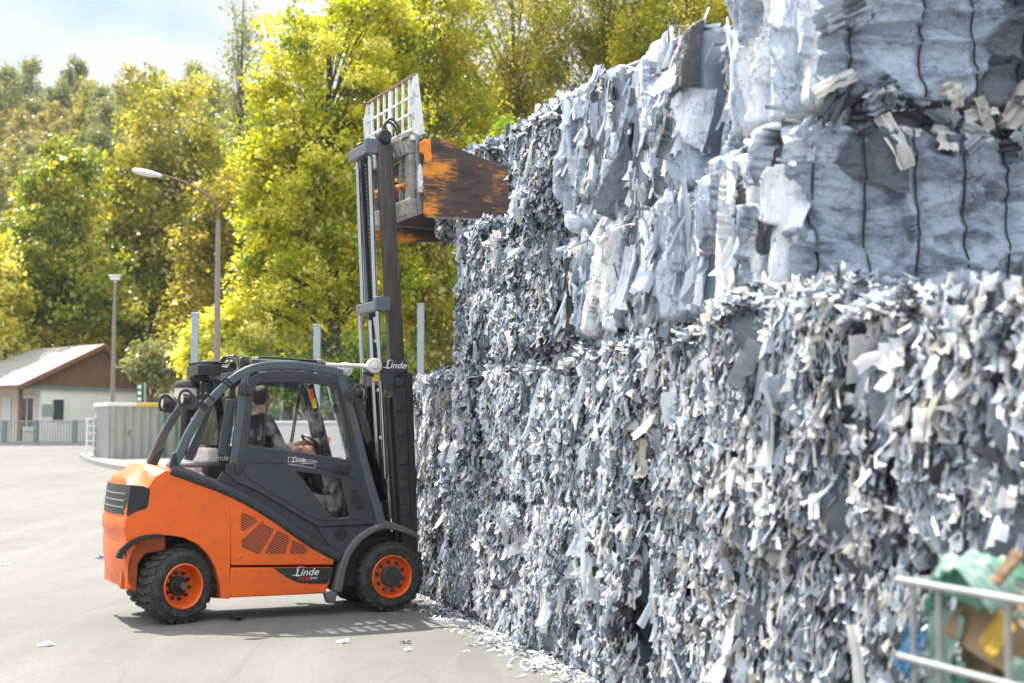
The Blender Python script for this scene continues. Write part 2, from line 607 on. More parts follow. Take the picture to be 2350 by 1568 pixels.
def perf_mat():
    m, nt, b = new_mat('perforated_black_panel')
    t = nt.nodes.new('ShaderNodeTexCoord')
    v = nd(nt, 'ShaderNodeTexVoronoi', Scale=30.0, Randomness=0.0)
    nt.links.new(t.outputs['Object'], v.inputs['Vector'])
    nt.links.new(ramp(nt, v.outputs['Distance'], [(0.25, (0.005, 0.005, 0.005)), (0.32, (0.05, 0.055, 0.06))]), b.inputs['Base Color'])
    b.inputs['Roughness'].default_value = 0.5
    return m


M['perf'] = perf_mat()


def ground_mat():
    m, nt, b = new_mat('dusty_pale_asphalt')
    n1 = noise_out(nt, 0.35, 6, 0.6)
    n2 = noise_out(nt, 2.2, 8, 0.65)
    n3 = noise_out(nt, 160, 3, 0.6)
    n4 = noise_out(nt, 0.9, 5, 0.6, (1.6, 0.18, 1))
    col = ramp(nt, n1, [(0.3, (0.15, 0.143, 0.132)), (0.7, (0.195, 0.186, 0.172))])
    col = mixc(nt, ramp(nt, n4, [(0.5, (0, 0, 0)), (0.64, (0.5,) * 3)]), col, (0.225, 0.215, 0.20))
    col = mixc(nt, ramp(nt, n2, [(0.54, (0, 0, 0)), (0.72, (0.6,) * 3)]), col, (0.125, 0.118, 0.108))
    col = mixc(nt, 1.0, col, ramp(nt, n3, [(0.3, (0.52, 0.52, 0.52)), (0.65, (1.2, 1.2, 1.2))]), 'MULTIPLY')
    col = mixc(nt, 1.0, col, ramp(nt, noise_out(nt, 28, 6, .7), [(0.30, (0.78, 0.77, 0.75)), (0.6, (1.06, 1.06, 1.06))]), 'MULTIPLY')
    # tyre tracks sweeping out of the bale yard
    w1 = nd(nt, 'ShaderNodeTexWave', Scale=.42, Distortion=1.6, Detail=4.0)
    w1.inputs['Detail Scale'].default_value = 0.6
    w1.bands_direction = 'X'
    mpw = nt.nodes.new('ShaderNodeMapping')
    mpw.inputs['Scale'].default_value = (1.3, .05, 1)
    mpw.inputs['Rotation'].default_value = (0, 0, .5)
    tw = nt.nodes.new('ShaderNodeTexCoord')
    nt.links.new(tw.outputs['Object'], mpw.inputs['Vector'])
    nt.links.new(mpw.outputs['Vector'], w1.inputs['Vector'])
    col = mixc(nt, ramp(nt, w1.outputs['Fac'], [(0.66, (0, 0, 0)), (0.97, (.10,) * 3)]), col, (0.11, 0.105, 0.097))
    # a long oil trail and its spots
    n5 = noise_out(nt, .55, 2, .4, (1.4, .22, 1))
    ma = nd(nt, 'ShaderNodeMath', operation='SUBTRACT'); ma.inputs[1].default_value = .5
    mb_ = nd(nt, 'ShaderNodeMath', operation='ABSOLUTE')
    nt.links.new(n5, ma.inputs[0]); nt.links.new(ma.outputs[0], mb_.inputs[0])
    col = mixc(nt, ramp(nt, mb_.outputs[0], [(0.0, (.2,) * 3), (0.004, (.12,) * 3), (0.010, (0, 0, 0))]), col, (0.05, 0.047, 0.044))
    t = nt.nodes.new('ShaderNodeTexCoord')
    vo = nd(nt, 'ShaderNodeTexVoronoi', Scale=0.22, feature='DISTANCE_TO_EDGE')
    wob = nd(nt, 'ShaderNodeMix', data_type='VECTOR')
    wob.inputs[0].default_value = 0.12
    nt.links.new(t.outputs['Object'], wob.inputs[4])
    nt.links.new(noise_out(nt, 1.1, 5, out='Color'), wob.inputs[5])
    nt.links.new(wob.outputs[1], vo.inputs['Vector'])
    col = mixc(nt, ramp(nt, vo.outputs['Distance'], [(0.0, (0.5,) * 3), (0.004, (0, 0, 0))]), col, (0.14, 0.13, 0.12))
    nt.links.new(col, b.inputs['Base Color'])
    b.inputs['Roughness'].default_value = 0.82
    add_bump(nt, b, n3, 0.25, 0.006)
    return m


M['ground'] = ground_mat()
M['verge'] = pmat('dry_gravel_and_moss', (0.36, 0.33, 0.28), 0.95, 0, 0.3, 1.4, 0.4, 40, 0, (0.16, 0.22, 0.04), 0.9)
M['kerb'] = pmat('kerb_concrete', (0.33, 0.31, 0.28), 0.9, 0, 0.2, 3, 0.2, 50)
M['hill'] = pmat('leaf_litter_slope', (0.13, 0.105, 0.045), 0.95, 0, 0.4, 0.3, 0.4, 2, 0, (0.08, 0.10, 0.025), 0.8)

# ------------------------------------------------------------------ ground, road, hill
def terrain(name, x0, x1, y0, y1, nx, ny, mat, lift=0.0, rough=0.0):
    xs, ys = np.linspace(x0, x1, nx), np.linspace(y0, y1, ny)
    V = np.array([(x, y, gz(x, y) + lift + rough * mnoise.noise((x * 0.05, y * 0.05, 3.1))) for y in ys for x in xs])
    F = np.array([(j * nx + i, j * nx + i + 1, (j + 1) * nx + i + 1, (j + 1) * nx + i) for j in range(ny - 1) for i in range(nx - 1)])
    o = link(name, npmesh(name, V, F), None, [mat])
    return tag(o, kind='structure')


terrain('ground', -160, 160, -30, 86, 5, 117, M['ground'])
terrain('hillside', -200, 220, 85.8, 330, 50, 60, M['hill'], -0.02, 3.0)

# raised verge with its kerb, in the middle distance
vp = [at_ground(u, v) for u, v in [(188, 1050), (206, 1061), (232, 1069), (268, 1077), (320, 1083), (430, 1084), (700, 1082), (1000, 1078)]]
vp = [(p[0], p[1]) for p in vp]
edge = catmull(vp, 5)
bk = [(9.0, 82.0), (-17.6, 82.0), (-15.9, 57.0)]
mb = MB()
n = len(edge)
poly = edge + bk
top = [(x, y, gz(x, y) + 0.12) for x, y in poly]
bot = [(x, y, gz(x, y) - 0.2) for x, y in poly]
L = len(poly)
mb.add(top + bot, [(i, (i + 1) % L, L + (i + 1) % L, L + i) for i in range(L)])
bm = bmesh.new()
vv = [bm.verts.new(p) for p in top]
es = [bm.edges.new((vv[i], vv[(i + 1) % L])) for i in range(L)]
bmesh.ops.triangle_fill(bm, use_beauty=True, use_dissolve=False, edges=es)
mb.add_bm(bm)
tag(mb.build('verge', M['verge']), kind='structure')
mb = MB()
for i in range(n - 1):
    a, b = edge[i], edge[i + 1]
    mb.bar((a[0], a[1] - 0.09, gz(*a) + 0.04), (b[0], b[1] - 0.09, gz(*b) + 0.04), 0.14, 0.22)
tag(mb.build('kerb', M['kerb']), kind='structure')

# ================================================================== FORKLIFT
YAW = R(26)
HX = np.array([math.cos(YAW), math.sin(YAW), 0.0])
HY = np.array([-math.sin(YAW), math.cos(YAW), 0.0])
ROOT = np.array([-1.4793, 15.0008, 0.0])
CROPS = {1: (350, 1350, .7655), 2: (1250, 250, .7653), 3: (1250, 1850, .4146), 4: (1350, 1350, .5102), 5: (1400, 280, .4593), 6: (600, 1380, .2998), 7: (400, 1750, .5102)}


def uv(c, x, y):
    a, b, s = CROPS[c]
    return (a + x * s) / 1.743, (b + y * s) / 1.743


def sd(c, pts, y):
    """Photographed points -> (x, z) on the truck's lengthwise plane at local y."""
    out = []
    one = not isinstance(pts[0], (tuple, list))
    for p in ([pts] if one else pts):
        r = ray(*uv(c, p[0], p[1]))
        o = CP - ROOT
        t = (y - o @ HY) / (r @ HY)
        q = o + t * r
        out.append((float(q @ HX), float(q[2])))
    return out[0] if one else out


truck = empty('forklift_truck', tuple(ROOT), YAW, 'orange and dark grey forklift truck with raised mast and paper clamp beside the bale wall', 'forklift')
Z = 0.58   # half width


def smooth01(t):
    t = max(0.0, min(1.0, t))
    return t * t * (3 - 2 * t)


# ---- counterweight
prof_px = [(742, 800), (600, 740), (520, 710), (465, 694), (400, 676), (330, 663), (270, 676), (200, 702), (150, 728), (135, 745), (131, 772),
           (122, 820), (113, 880), (106, 908), (104, 945), (90, 955), (88, 1018), (103, 1030), (104, 1072), (92, 1082), (94, 1160), (103, 1240), (116, 1285), (132, 1308),
           (150, 1320), (153, 1240), (158, 1180), (175, 1130), (225, 1075), (285, 1047), (350, 1034), (420, 1032), (500, 1045), (570, 1080), (625, 1135), (660, 1200), (682, 1280), (690, 1361), (735, 1363)]
cprof = sd(1, prof_px, -0.52)
TOPI = {4: .035, 5: .13, 6: .17, 7: .17, 8: .16, 9: .10}


def cw_shift(x, z, y, i):
    a = abs(y)
    if x < -2.35 and i not in range(24, 36):
        k = smooth01((a - 0.10) / 0.49)
        x += 0.035 * k * min(1, (-2.35 - x) / 0.2) + 0.12 * max(0, min(1, (-2.42 - x) / 0.2))
        if a > 0.56: x += 0.012
    if 24 <= i <= 27: x += 0.085
    if i in (28, 29): x += 0.04
    if i in (15, 16, 19, 20, 21): x += 0.012
    if i in TOPI:
        z -= TOPI[i] * smooth01((a - 0.34) / 0.24)
    elif i < 4 and a > 0.56:
        z -= 0.01
    return x, z


ys = [-Z, -Z + .025, -.5, -.42, -.34, -.2, 0, .2, .34, .42, .5, Z - .025, Z]
cw = MB().loft(cprof, ys, cw_shift).build('counterweight', M['orange'], truck, bevel=0.018, smooth=40, seg=3, weld=True)
# dusty recess behind the wheel opening
MB().plate(sd(1, [(170, 1312), (255, 1328), (262, 1180), (300, 1130), (405, 1110), (405, 1040), (300, 1045), (215, 1100), (180, 1170)], -.42), -.44, -.36).build('wheel_well', M['orange_dirty'], cw, 0.01)
MB().plate(sd(1, [(265, 1335), (235, 1180), (250, 1060), (350, 1015), (500, 1025), (640, 1100), (705, 1250), (705, 1365)], -.25), -.24, -.20).build('wheel_liner', M['dark'], cw)
# fender lip over the rear wheel
lip = catmull(sd(1, [(165, 1150), (180, 1112), (225, 1072), (285, 1043), (350, 1032), (395, 1031)], -.6), 4)
mb = MB()
for i in range(len(lip) - 1):
    w = 0.05 * (1 - 0.75 * i / len(lip))
    mb.bar((lip[i][0], -.575, lip[i][1] - .01), (lip[i + 1][0], -.575, lip[i + 1][1] - .01), 0.09, w + .012)
mb.build('fender_lip', M['black'], cw, 0.004)
mb = MB()
mb.lathe([(0.001, -.004), (.016, -.003), (.016, .02)], (*sd(1, (293, 738), -.45)[:1], -.45, sd(1, (293, 738), -.45)[1]), 'Y', 10)
# rear grille, wrapping round the corner
gp = sd(1, [(129, 770), (200, 777), (292, 791), (284, 825), (268, 857), (246, 880), (222, 896), (160, 910), (118, 935), (108, 930), (114, 880), (122, 820)], -.52)


def gr_shift(x, z, y, i):
    a = abs(y)
    k = smooth01((a - 0.10) / 0.49)
    if x < -2.35:
        x += 0.035 * k * min(1, (-2.35 - x) / 0.2) + 0.12 * max(0, min(1, (-2.42 - x) / 0.2))
    if a < .55 and i in (0, 9, 10, 11): x -= 0.012
    return x, z


gys = [-Z - .006, -Z + .02, -.5, -.42, -.3, -.15, 0, .15, .3, .42, .5, Z - .02, Z + .006]
gr = MB().loft(gp, gys, gr_shift).build('rear_grille', M['black'], cw, 0.008, weld=True)
gl = sd(1, [(122, 822), (116, 858), (111, 893)], -.52)
mb = MB()
for (x, z) in gl:
    pts = []
    for y in np.linspace(-.5, .5, 13):
        k = smooth01((abs(y) - 0.10) / 0.49)
        pts.append((x + .035 * k * min(1, (-2.35 - x) / .2) + .12 * max(0, min(1, (-2.42 - x) / .2)) - .012, y, z))
    mb.tube(pts, 0.010, 6)
mb.build('grille_slat', M['fender'], gr)

# ---- engine cover, sill
ep = sd(1, [(748, 806), (850, 850), (950, 903), (1020, 945), (1100, 998), (1200, 1072), (1270, 1118), (1288, 1133), (1286, 1188), (750, 1192)], -Z)
eng = MB().plate(ep, -Z - .004, -.50).build('engine_cover', M['orange'], truck, 0.012, seg=3)
mb = MB()
polys = [[(1050, 345), (1068, 347), (1166, 398), (1064, 468), (1048, 464)], [(1185, 404), (1268, 450), (1172, 612), (1142, 614), (1056, 566), (1050, 526)],
         [(1288, 458), (1371, 508), (1337, 614), (1200, 612), (1226, 566)], [(1386, 516), (1491, 580), (1468, 614), (1366, 613)]]
for poly in polys:
    for k in range(40):
        c_0 = -340 + 15.4 * k          # line y = .46 x + c
        xs_ = []
        for q in range(len(poly)):
            (x0, y0), (x1, y1) = poly[q], poly[(q + 1) % len(poly)]
            f0, f1 = y0 - .46 * x0 - c_0, y1 - .46 * x1 - c_0
            if (f0 > 0) != (f1 > 0):
                t = f0 / (f0 - f1)
                xs_.append((x0 + (x1 - x0) * t, y0 + (y1 - y0) * t))
        if len(xs_) >= 2:
            a, b = min(xs_), max(xs_)
            if b[0] - a[0] < 12: continue
            cv = lambda p: sd(1, ((320 + p[0] * .6128 - 350) / .7655, (1840 + p[1] * .6128 - 1350) / .7655), -Z)
            pa, pb = cv(a), cv(b)
            mb.bar((pa[0], -Z - .0045, pa[1]), (pb[0], -Z - .0045, pb[1]), 0.004, 0.0112)
mb.build('cooling_slots', M['black'], eng)
mb = MB()
for p in [(785, 1163), (800, 1150), (1240, 1160), (1254, 1147), (906, 914)]:
    x, z = sd(1, p, -Z)
    mb = MB()
    mb.lathe([(.009, 0), (.009, -.006), (.004, -.009)], (x, -Z - .003, z), 'Y', 8)
    mb.build('cover_bolt', M['bolt'], eng)
sp = sd(1, [(750, 1203), (1286, 1202), (1268, 1275), (1240, 1338), (1100, 1345), (738, 1361), (742, 1290)], -Z)
sill = MB().plate(sp, -Z - .002, -.45).build('side_sill', M['orange'], truck, 0.014, seg=3)
dp = catmull(sd(1, [(968, 1204), (1284, 1203), (1270, 1250), (1252, 1287), (1180, 1288), (1110, 1284), (1060, 1268), (1020, 1242)], -Z), 3, True)
dec = MB().plate(sd(1, [(970, 1205), (1284, 1204), (1270, 1250), (1252, 1287), (1180, 1288), (1110, 1283), (1062, 1266), (1020, 1240)], -Z), -Z - .0055, -Z + .004).build('sill_decal', M['black'], sill)


def text(body, size, xz, y, mat, parent, shear=0.0, width=1.0, face=0, name='lettering', off=0.0):
    c = bpy.data.curves.new(name, 'FONT')
    c.body, c.size, c.shear, c.extrude, c.offset = body, size, shear, 0.0012, off
    t = bpy.data.objects.new('tmp', c)
    COL.objects.link(t)
    dg = bpy.context.evaluated_depsgraph_get()
    me = bpy.data.meshes.new_from_object(t.evaluated_get(dg))
    bpy.data.objects.remove(t)
    Rm = Matrix.Rotation(R(90), 4, 'X')
    Sm = Matrix.Diagonal((width, 1, 1, 1))
    me.transform(Matrix.Translation((xz[0], y, xz[1])) @ Rm @ Sm)
    me.materials.clear()
    return link(name, me, parent, [mat])


def brand(size, p, y, parent, mat=None):
    """The maker's script wordmark: slanted letters with a swash under the L and a bar over it."""
    o = text('Linde', size, p, y, mat or M['white'], parent, 0.32, 1.12, off=0.006 * size)
    s = size
    x0, z0 = p
    sw = MB()
    sw.tube([(x0 + s * dx, y, z0 + s * dz) for dx, dz in catmull([(-.28, .03), (-.12, .09), (.05, .05), (.25, -.03), (.45, -.02)], 4)], .035 * s, 6)
    sw.build('swash', mat or M['white'], o)
    sw = MB()
    sw.tube([(x0 + s * dx, y, z0 + s * dz) for dx, dz in catmull([(.20, .55), (.35, .80), (.62, .90), (.92, .84)], 4)], .032 * s, 6)
    sw.build('swash', mat or M['white'], o)
    return o


brand(.098, sd(1, (1082, 1246), -Z), -Z - .0065, dec)
text('H40', .058, sd(1, (1098, 1273), -Z), -Z - .0065, M['red'], dec, .35, 1.25)
text('EVO', .032, sd(1, (1162, 1265), -Z), -Z - .0065, M['white'], dec, .35, 1.15)

# ---- chassis beam running down from the rear post to the front fender
bc = catmull(sd(1, [(440, 690), (560, 733), (700, 785), (800, 832), (900, 888), (1000, 953), (1100, 1025), (1200, 1090), (1318, 1150)], -Z), 4)
for y in (-Z + .02, Z - .02):
    MB().tube([(x, y, z) for x, z in bc], .056, 14).build('chassis_beam', M['mastpaint'], truck)
for y in (-.56, .50):
    MB().plate([(x, z + .05) for x, z in bc[:14]] + [(x, z - .01) for x, z in bc[:14]][::-1], y, y + .06).build('beam_cap', M['grey'], truck, 0.01)

# ---- dark body side between the beam and the door
MB().plate(sd(1, [(705, 700), (770, 735), (1000, 850), (1210, 980), (1480, 965), (1540, 985), (1330, 1150), (1200, 1085), (1000, 950), (800, 832), (660, 770)], -.53), -.54, -.50).build('body_side', M['grey'], truck, 0.004)

# ---- underbody
mb = MB()
mb.box((-1.05, 0, .50), (2.2, .88, .50))
mb.box((-2.1, 0, .52), (.62, .40, .5))
mb.box((0.0, 0, .45), (.55, .84, .34))
mb.tube([(-2.12, -.5, .37), (-2.12, .5, .37)], .07, 12)
mb.tube([(0.0, -.52, .345), (0.0, .52, .345)], .11, 14)
mb.build('underbody', M['dark'], truck, 0.02)
mb = MB()
mb.box((-1.2, 0, .86), (1.4, .9, .36))
mb.box((-1.75, 0, 1.12), (.9, .98, .14))
mb.build('engine_hood', M['dark'], truck, 0.03)
lower = sd(1, [(1200, 992), (1500, 985), (1545, 975), (1530, 1000), (1440, 1040), (1375, 1110), (1340, 1160), (1290, 1120), (1240, 1060)], -.55)
lp = MB().plate(lower, -.56, -.52).build('step_panel', M['grey'], truck, 0.006)
fx, fz = sd(1, (1322, 1026), -.56)
MB().lathe([(.062, .01), (.062, -.012), (.048, -.014), (.046, -.004), (.02, -.002)], (fx, -.56, fz), 'Y', 22).box((fx, -.572, fz), (.014, .012, .06), Matrix.Rotation(R(35), 3, 'Y')).build('filler_cap', M['black'], lp)

# ---- front fender, flap, step bracket
mid = catmull(sd(3, [(240, 1245), (262, 1140), (290, 1020), (330, 905), (395, 800), (480, 712), (580, 650), (690, 612)], -.6), 4)


def band(path, w0, w1):
    out, inn = [], []
    for i, p in enumerate(path):
        a = np.array(path[max(i - 1, 0)]); b = np.array(path[min(i + 1, len(path) - 1)])
        d = (b - a) / (np.linalg.norm(b - a) + 1e-9)
        nrm = np.array([-d[1], d[0]])
        w = w0 + (w1 - w0) * i / (len(path) - 1)
        out.append(tuple(np.array(p) + nrm * w / 2)); inn.append(tuple(np.array(p) - nrm * w / 2))
    return out + inn[::-1]


for s in (-1, 1):
    y0, y1 = (-.625, -.30) if s < 0 else (.30, .625)
    fb = MB().plate(band(mid, .085, .055), y0, y1)
    fb.plate(sd(3, [(120, 1255), (235, 1250), (215, 1355), (150, 1362), (135, 1310)], -.6), y0 if s < 0 else y0 + .2, y0 + .12 if s < 0 else y1)
    fd = fb.build('front_fender', M['fender'], truck, 0.012)
    fl = catmull(sd(3, [(680, 600), (760, 612), (860, 640), (950, 678), (1010, 708), (1040, 720)], -.6), 3)
    MB().plate(band(fl, .085, .02), y0 + .02, y1 - .02).build('fender_flap', M['fender'], fd, 0.008)
MB().plate(sd(3, [(270, 1230), (300, 1030), (350, 900), (430, 790), (560, 690), (690, 650), (990, 720), (990, 800), (420, 1240)], -.35), -.36, -.30).build('fender_liner', M['dark'], truck)

# ---- cab door with two openings
door_o = sd(1, [(848, 215), (870, 195), (905, 184), (960, 177), (1030, 174), (1100, 177), (1180, 186), (1304, 208), (1325, 270), (1350, 345), (1385, 470), (1420, 610), (1465, 800), (1506, 966), (1496, 976), (1350, 984), (1207, 991), (1100, 930), (1000, 868), (880, 800), (766, 752), (785, 640), (806, 500), (826, 350)], -.57)
win = catmull(sd(1, [(868, 290), (874, 258), (892, 243), (930, 236), (1040, 233), (1150, 238), (1240, 252), (1282, 264), (1300, 290), (1312, 335), (1345, 485), (1376, 628), (1368, 638), (1300, 628), (1050, 592), (850, 562), (840, 548), (850, 450)], -.57), 2, True)
lowin = catmull(sd(1, [(1098, 704), (1110, 705), (1200, 716), (1312, 734), (1324, 745), (1345, 830), (1366, 925), (1356, 940), (1310, 943), (1276, 936), (1240, 900), (1205, 845), (1150, 775)], -.57), 2, True)
door = MB().plate(door_o, -.575, -.535, [win, lowin]).build('door', M['grey'], truck, 0.008)
MB().plate(win, -.556, -.552).build('window_pane', M['glass'], door)
MB().plate(lowin, -.556, -.552).build('lower_pane', M['glass'], door)
mb = MB()
fr = sd(1, [(872, 288), (884, 236), (930, 212), (1040, 206), (1160, 212), (1292, 240), (1308, 262), (1345, 400), (1392, 640), (1380, 650)], -.575)
mb.tube([(x, -.576, z) for x, z in fr], .004, 5)
gr2 = sd(1, [(1395, 740), (1250, 690), (1090, 660), (850, 655), (820, 665), (815, 700), (835, 735), (1180, 945), (1220, 956), (1420, 950), (1452, 930), (1452, 890), (1425, 770), (1410, 748), (1395, 740)], -.575)
mb.tube([(x, -.5755, z) for x, z in gr2], .0045, 5)
mb.build('door_groove', M['black'], door)
wx = sd(1, [(945, 240), (925, 565)], -.57)
MB().bar((wx[0][0], -.552, wx[0][1]), (wx[1][0], -.552, wx[1][1]), .015, .012).build('window_slider', M['black'], door)
hx, hz = sd(1, (1325, 692), -.575)
mb = MB().box((hx, -.58, hz), (.175, .02, .085), Matrix.Rotation(R(6), 3, 'Y'))
mb.box((hx - .055, -.593, hz + .004), (.05, .014, .055))
mb.box((hx + .025, -.594, hz - .002), (.08, .018, .05))
mb.lathe([(.011, 0), (.011, -.01)], (hx + .03, -.603, hz), 'Y', 12)
mb.build('door_handle', M['black'], door, 0.006)
mb = MB()
for k in range(8):
    p = sd(1, (1393 + 3.4 * k, 802 + 13.2 * k), -.575)
    mb.lathe([(.001, -.058), (.007, -.035), (.0085, 0), (.007, .035), (.001, .058)], (p[0], -.5755, p[1]), 'X', 8)
mb.build('door_louvre', M['black'], door)
for (px, py) in [(820, 270), (757, 685)]:
    x, z = sd(1, (px, py), -.58)
    mb = MB().plate([(x - .065, z + .045), (x + .07, z + .05), (x + .085, z + .02), (x + .08, z - .035), (x + .05, z - .055), (x - .07, z - .05)], -.60, -.575)
    mb.tube([(x - .005, -.607, z - .06), (x - .005, -.607, z + .062)], .017, 10)
    mb.build('hinge', M['mastpaint'], door, 0.008)
# sticker on the door
st = sd(1, [(1050, 625), (1190, 645), (1187, 684), (1048, 662)], -.575)
mb = MB()
for i in range(4):
    a, b = st[i], st[(i + 1) % 4]
    mb.bar((a[0], -.577, a[1]), (b[0], -.577, b[1]), .0024, .0035)
stk = mb.build('door_sticker', M['white'], door)
brand(.058, sd(1, (1066, 652), -.577), -.5775, stk)
text('MV - Fördertechnik GmbH', .016, sd(1, (1058, 664), -.577), -.5775, M['white'], stk, 0, .85)
for k, s in enumerate(['Gabelstapler / Lagertechnik', 'Verkauf und Service']):
    text(s, .0165, sd(1, (1124, 653 + 8 * k), -.577), -.5775, M['white'], stk, 0, .85)

# ---- cab frame: near and far arches, posts, roof bars
arch_px = [(452, 672), (480, 612), (520, 522), (560, 450), (600, 388), (645, 328), (690, 280), (740, 235), (800, 192), (860, 165), (930, 150), (1010, 145), (1100, 148), (1200, 161), (1285, 177), (1330, 192)]
arch = catmull(sd(1, arch_px, -.545), 3)
post = catmull(sd(1, [(1330, 192), (1350, 300), (1390, 440), (1440, 645), (1490, 820), (1538, 985)], -.545), 3)
front_post = {}
for s in (-1, 1):
    mb = MB()
    y = s * .545
    mb.plate(band(arch, .085, .085), y - .03, y + .03)
    mb.plate(band(post, .085, .095), y - .03, y + .03)
    pp = sd(1, [(800, 200), (848, 190), (845, 215), (770, 745), (735, 715)], -.545)
    mb.plate(pp, y - .028, y + .028)
    mb.build('cab_frame', M['grey_light'], truck, 0.014, seg=3)
mb = MB()
for k in range(7):
    u = 860 + 68 * k
    yv = np.interp(u, [p[0] for p in arch_px], [p[1] for p in arch_px])
    x, z = sd(1, (u, yv + 12), -.545)
    mb.box((x, 0, z), (.045, 1.04, .03))
for y in (-.2, .2):
    a, b = sd(1, (850, 176), -.545), sd(1, (1320, 200), -.545)
    mb.tube([(a[0], y, a[1] - .02), ((a[0] + b[0]) / 2, y, max(a[1], b[1]) + .01), (b[0], y, b[1] - .02)], .02, 8)
mb.build('roof_guard', M['grey'], truck, 0.006)
ra, rb_ = sd(1, (640, 345), -.545), sd(1, (450, 690), -.545)
mb = MB().box((ra[0], 0, ra[1]), (.05, 1.04, .05))
c0 = sd(1, (820, 190), -.545)
mb.box((c0[0], 0, c0[1]), (.07, 1.04, .06))
c1_ = sd(1, (1330, 205), -.545)
mb.box((c1_[0], 0, c1_[1]), (.07, 1.04, .07))
mb.build('roof_crossbar', M['mastpaint'], truck, 0.008)
# cable covers beside the rear post of the door, bands on the arch
mb = MB()
mb.plate(sd(6, [(1020, 720), (1110, 730), (1000, 1480), (910, 1470)], -.53), -.555, -.50)
mb.plate(sd(6, [(1118, 735), (1158, 738), (1045, 1480), (1010, 1480)], -.53), -.548, -.50)
mb.build('post_cover', M['grey'], truck, 0.008)
mb = MB()
for c in [(1045, 485), (1000, 515), (790, 690), (700, 810)]:
    x, z = sd(6, c, -.545)
    mb.box((x, -.545, z), (.022 if c[0] != 700 else .06, .072, .106), Matrix.Rotation(R(-48), 3, 'Y'))
mb.build('frame_clips', M['black'], truck, 0.004)
mb = MB()
for k, (dx, sag) in enumerate([(0, .03), (.03, .05), (.055, .02), (.085, .06)]):
    a = sd(6, (970, 270), -.3); b = sd(6, (1075 + 18 * k, 720), -.5)
    pts = catmull([(a[0] + dx * .4, -.15 - .05 * k, a[1] + .02), (a[0] + .05 + dx, -.25, a[1] + .07 + sag * .5), (a[0] + .13 + dx, -.38, a[1] + .02 - sag), (b[0], -.52, b[1] + .12), (b[0], -.53, b[1])], 5)
    mb.tube(pts, .011, 7)
for k in range(4):
    a = sd(6, (960, 300 + 20 * k), -.2); b = sd(6, (1180, 225 + 22 * k), -.25)
    mb.tube(catmull([(a[0] - .1, .05 * k - .1, a[1]), (a[0], .04 * k - .2, a[1] + .05), ((a[0] + b[0]) / 2, -.25 + .03 * k, a[1] + .045), (b[0], -.30, b[1])], 5), .010, 6)
mb.build('hydraulic_hoses', M['black'], truck)
# perforated panel along the inside of the arch
MB().plate(sd(6, [(850, 780), (800, 940), (610, 1480), (560, 1545), (455, 1530), (510, 1400), (640, 1120), (740, 930)], -.5), -.505, -.495).build('perforated_panel', M['perf'], truck)
# rear window and the light cover behind the seat
wr_ = sd(6, [(760, 1330), (920, 720), (975, 720), (930, 1330)], -.1)
wa, wb = sd(6, (905, 700), 0), sd(6, (745, 1335), 0)
MB().add([(wa[0], -.42, wa[1]), (wa[0], .42, wa[1]), (wb[0], .42, wb[1]), (wb[0], -.42, wb[1]),
          (wa[0] + .006, -.42, wa[1]), (wa[0] + .006, .42, wa[1]), (wb[0] + .006, .42, wb[1]), (wb[0] + .006, -.42, wb[1])],
         [(0, 1, 2, 3), (7, 6, 5, 4), (0, 4, 5, 1), (1, 5, 6, 2), (2, 6, 7, 3), (3, 7, 4, 0)]).build('rear_window', M['glass'], truck)
rc = sd(6, [(738, 1375), (925, 1375), (925, 1590), (770, 1590)], -.2)
rcov = MB().plate(rc, -.2, .35).build('hood_cover', M['cream'], truck, 0.03, seg=3)
text('Linde', .085, sd(6, (820, 1545), -.2), -.203, M['white'], rcov, .3, .9)
x, z = sd(1, (545, 668), -.2)
MB().lathe([(.02, .0), (.26, .0), (.27, .02), (.25, .05), (.1, .06)], (x + .05, -.05, z - .02), 'Z', 28).build('round_cover', M['fender'], truck, 0.008)

# ---- far rear legs: short braces at the foot of each arch
for s in (-1, 1):
    f = sd(1, [(320, 668), (352, 600), (405, 572), (395, 600), (365, 672)], .5) if s > 0 else sd(1, [(418, 680), (440, 600), (458, 600), (470, 690)], -.5)
    MB().plate(f, s * .5, s * .575).build('post_foot', M['mastpaint'], truck, 0.01)

# ---- roof equipment
bx0, bx1 = sd(6, (640, 340), -.22), sd(6, (952, 340), -.22)
zt, zb = sd(6, (640, 262), -.22)[1], sd(6, (640, 402), -.22)[1]
bxc = ((bx0[0] + bx1[0]) / 2, 0.02, (zt + zb) / 2)
rad = MB().box(bxc, (bx1[0] - bx0[0], .48, zt - zb)).build('roof_cooler', M['black'], truck, 0.006)
mb = MB()
for k, y in enumerate((-.10, .06, .19)):
    r_ = .115 if k == 0 else .07
    cx = bxc[0] + (.02 if k == 0 else -.04)
    mb.lathe([(r_, 0), (r_, .035), (r_ - .012, .04), (r_ - .015, .01), (.02, .01), (.02, .035), (.001, .035)], (cx, y, zt), 'Z', 24)
    for q in range(5):
        a = q * 2 * math.pi / 5
        mb.bar((cx, y, zt + .034), (cx + (r_ - .01) * math.cos(a), y + (r_ - .01) * math.sin(a), zt + .034), .008, .004)
mb.build('cooler_fan', M['black'], rad)
mb = MB()
b1 = sd(6, (560, 470), 0.02)
mb.box((b1[0] + .06, 0.02, zb - .03), (.20, .14, .05))
mb.tube([(b1[0], .02, zb - .03), (b1[0], .02, zb - .16)], .045, 12)
mb.bar((b1[0] + .05, .0, zb - .04), (ra[0], 0, ra[1]), .12, .03)
mb.build('cooler_bracket', M['mastpaint'], truck, 0.004)
cx, cz = sd(6, (490, 590), 0.02)
clean = MB().lathe([(.02, .085), (.10, .075), (.124, .045), (.128, .02), (.118, .018), (.114, -.075), (.09, -.10), (.05, -.105)], (cx, .02, cz), 'Z', 28)
pc = clean.build('air_cleaner', M['cream'], truck, 0.003)
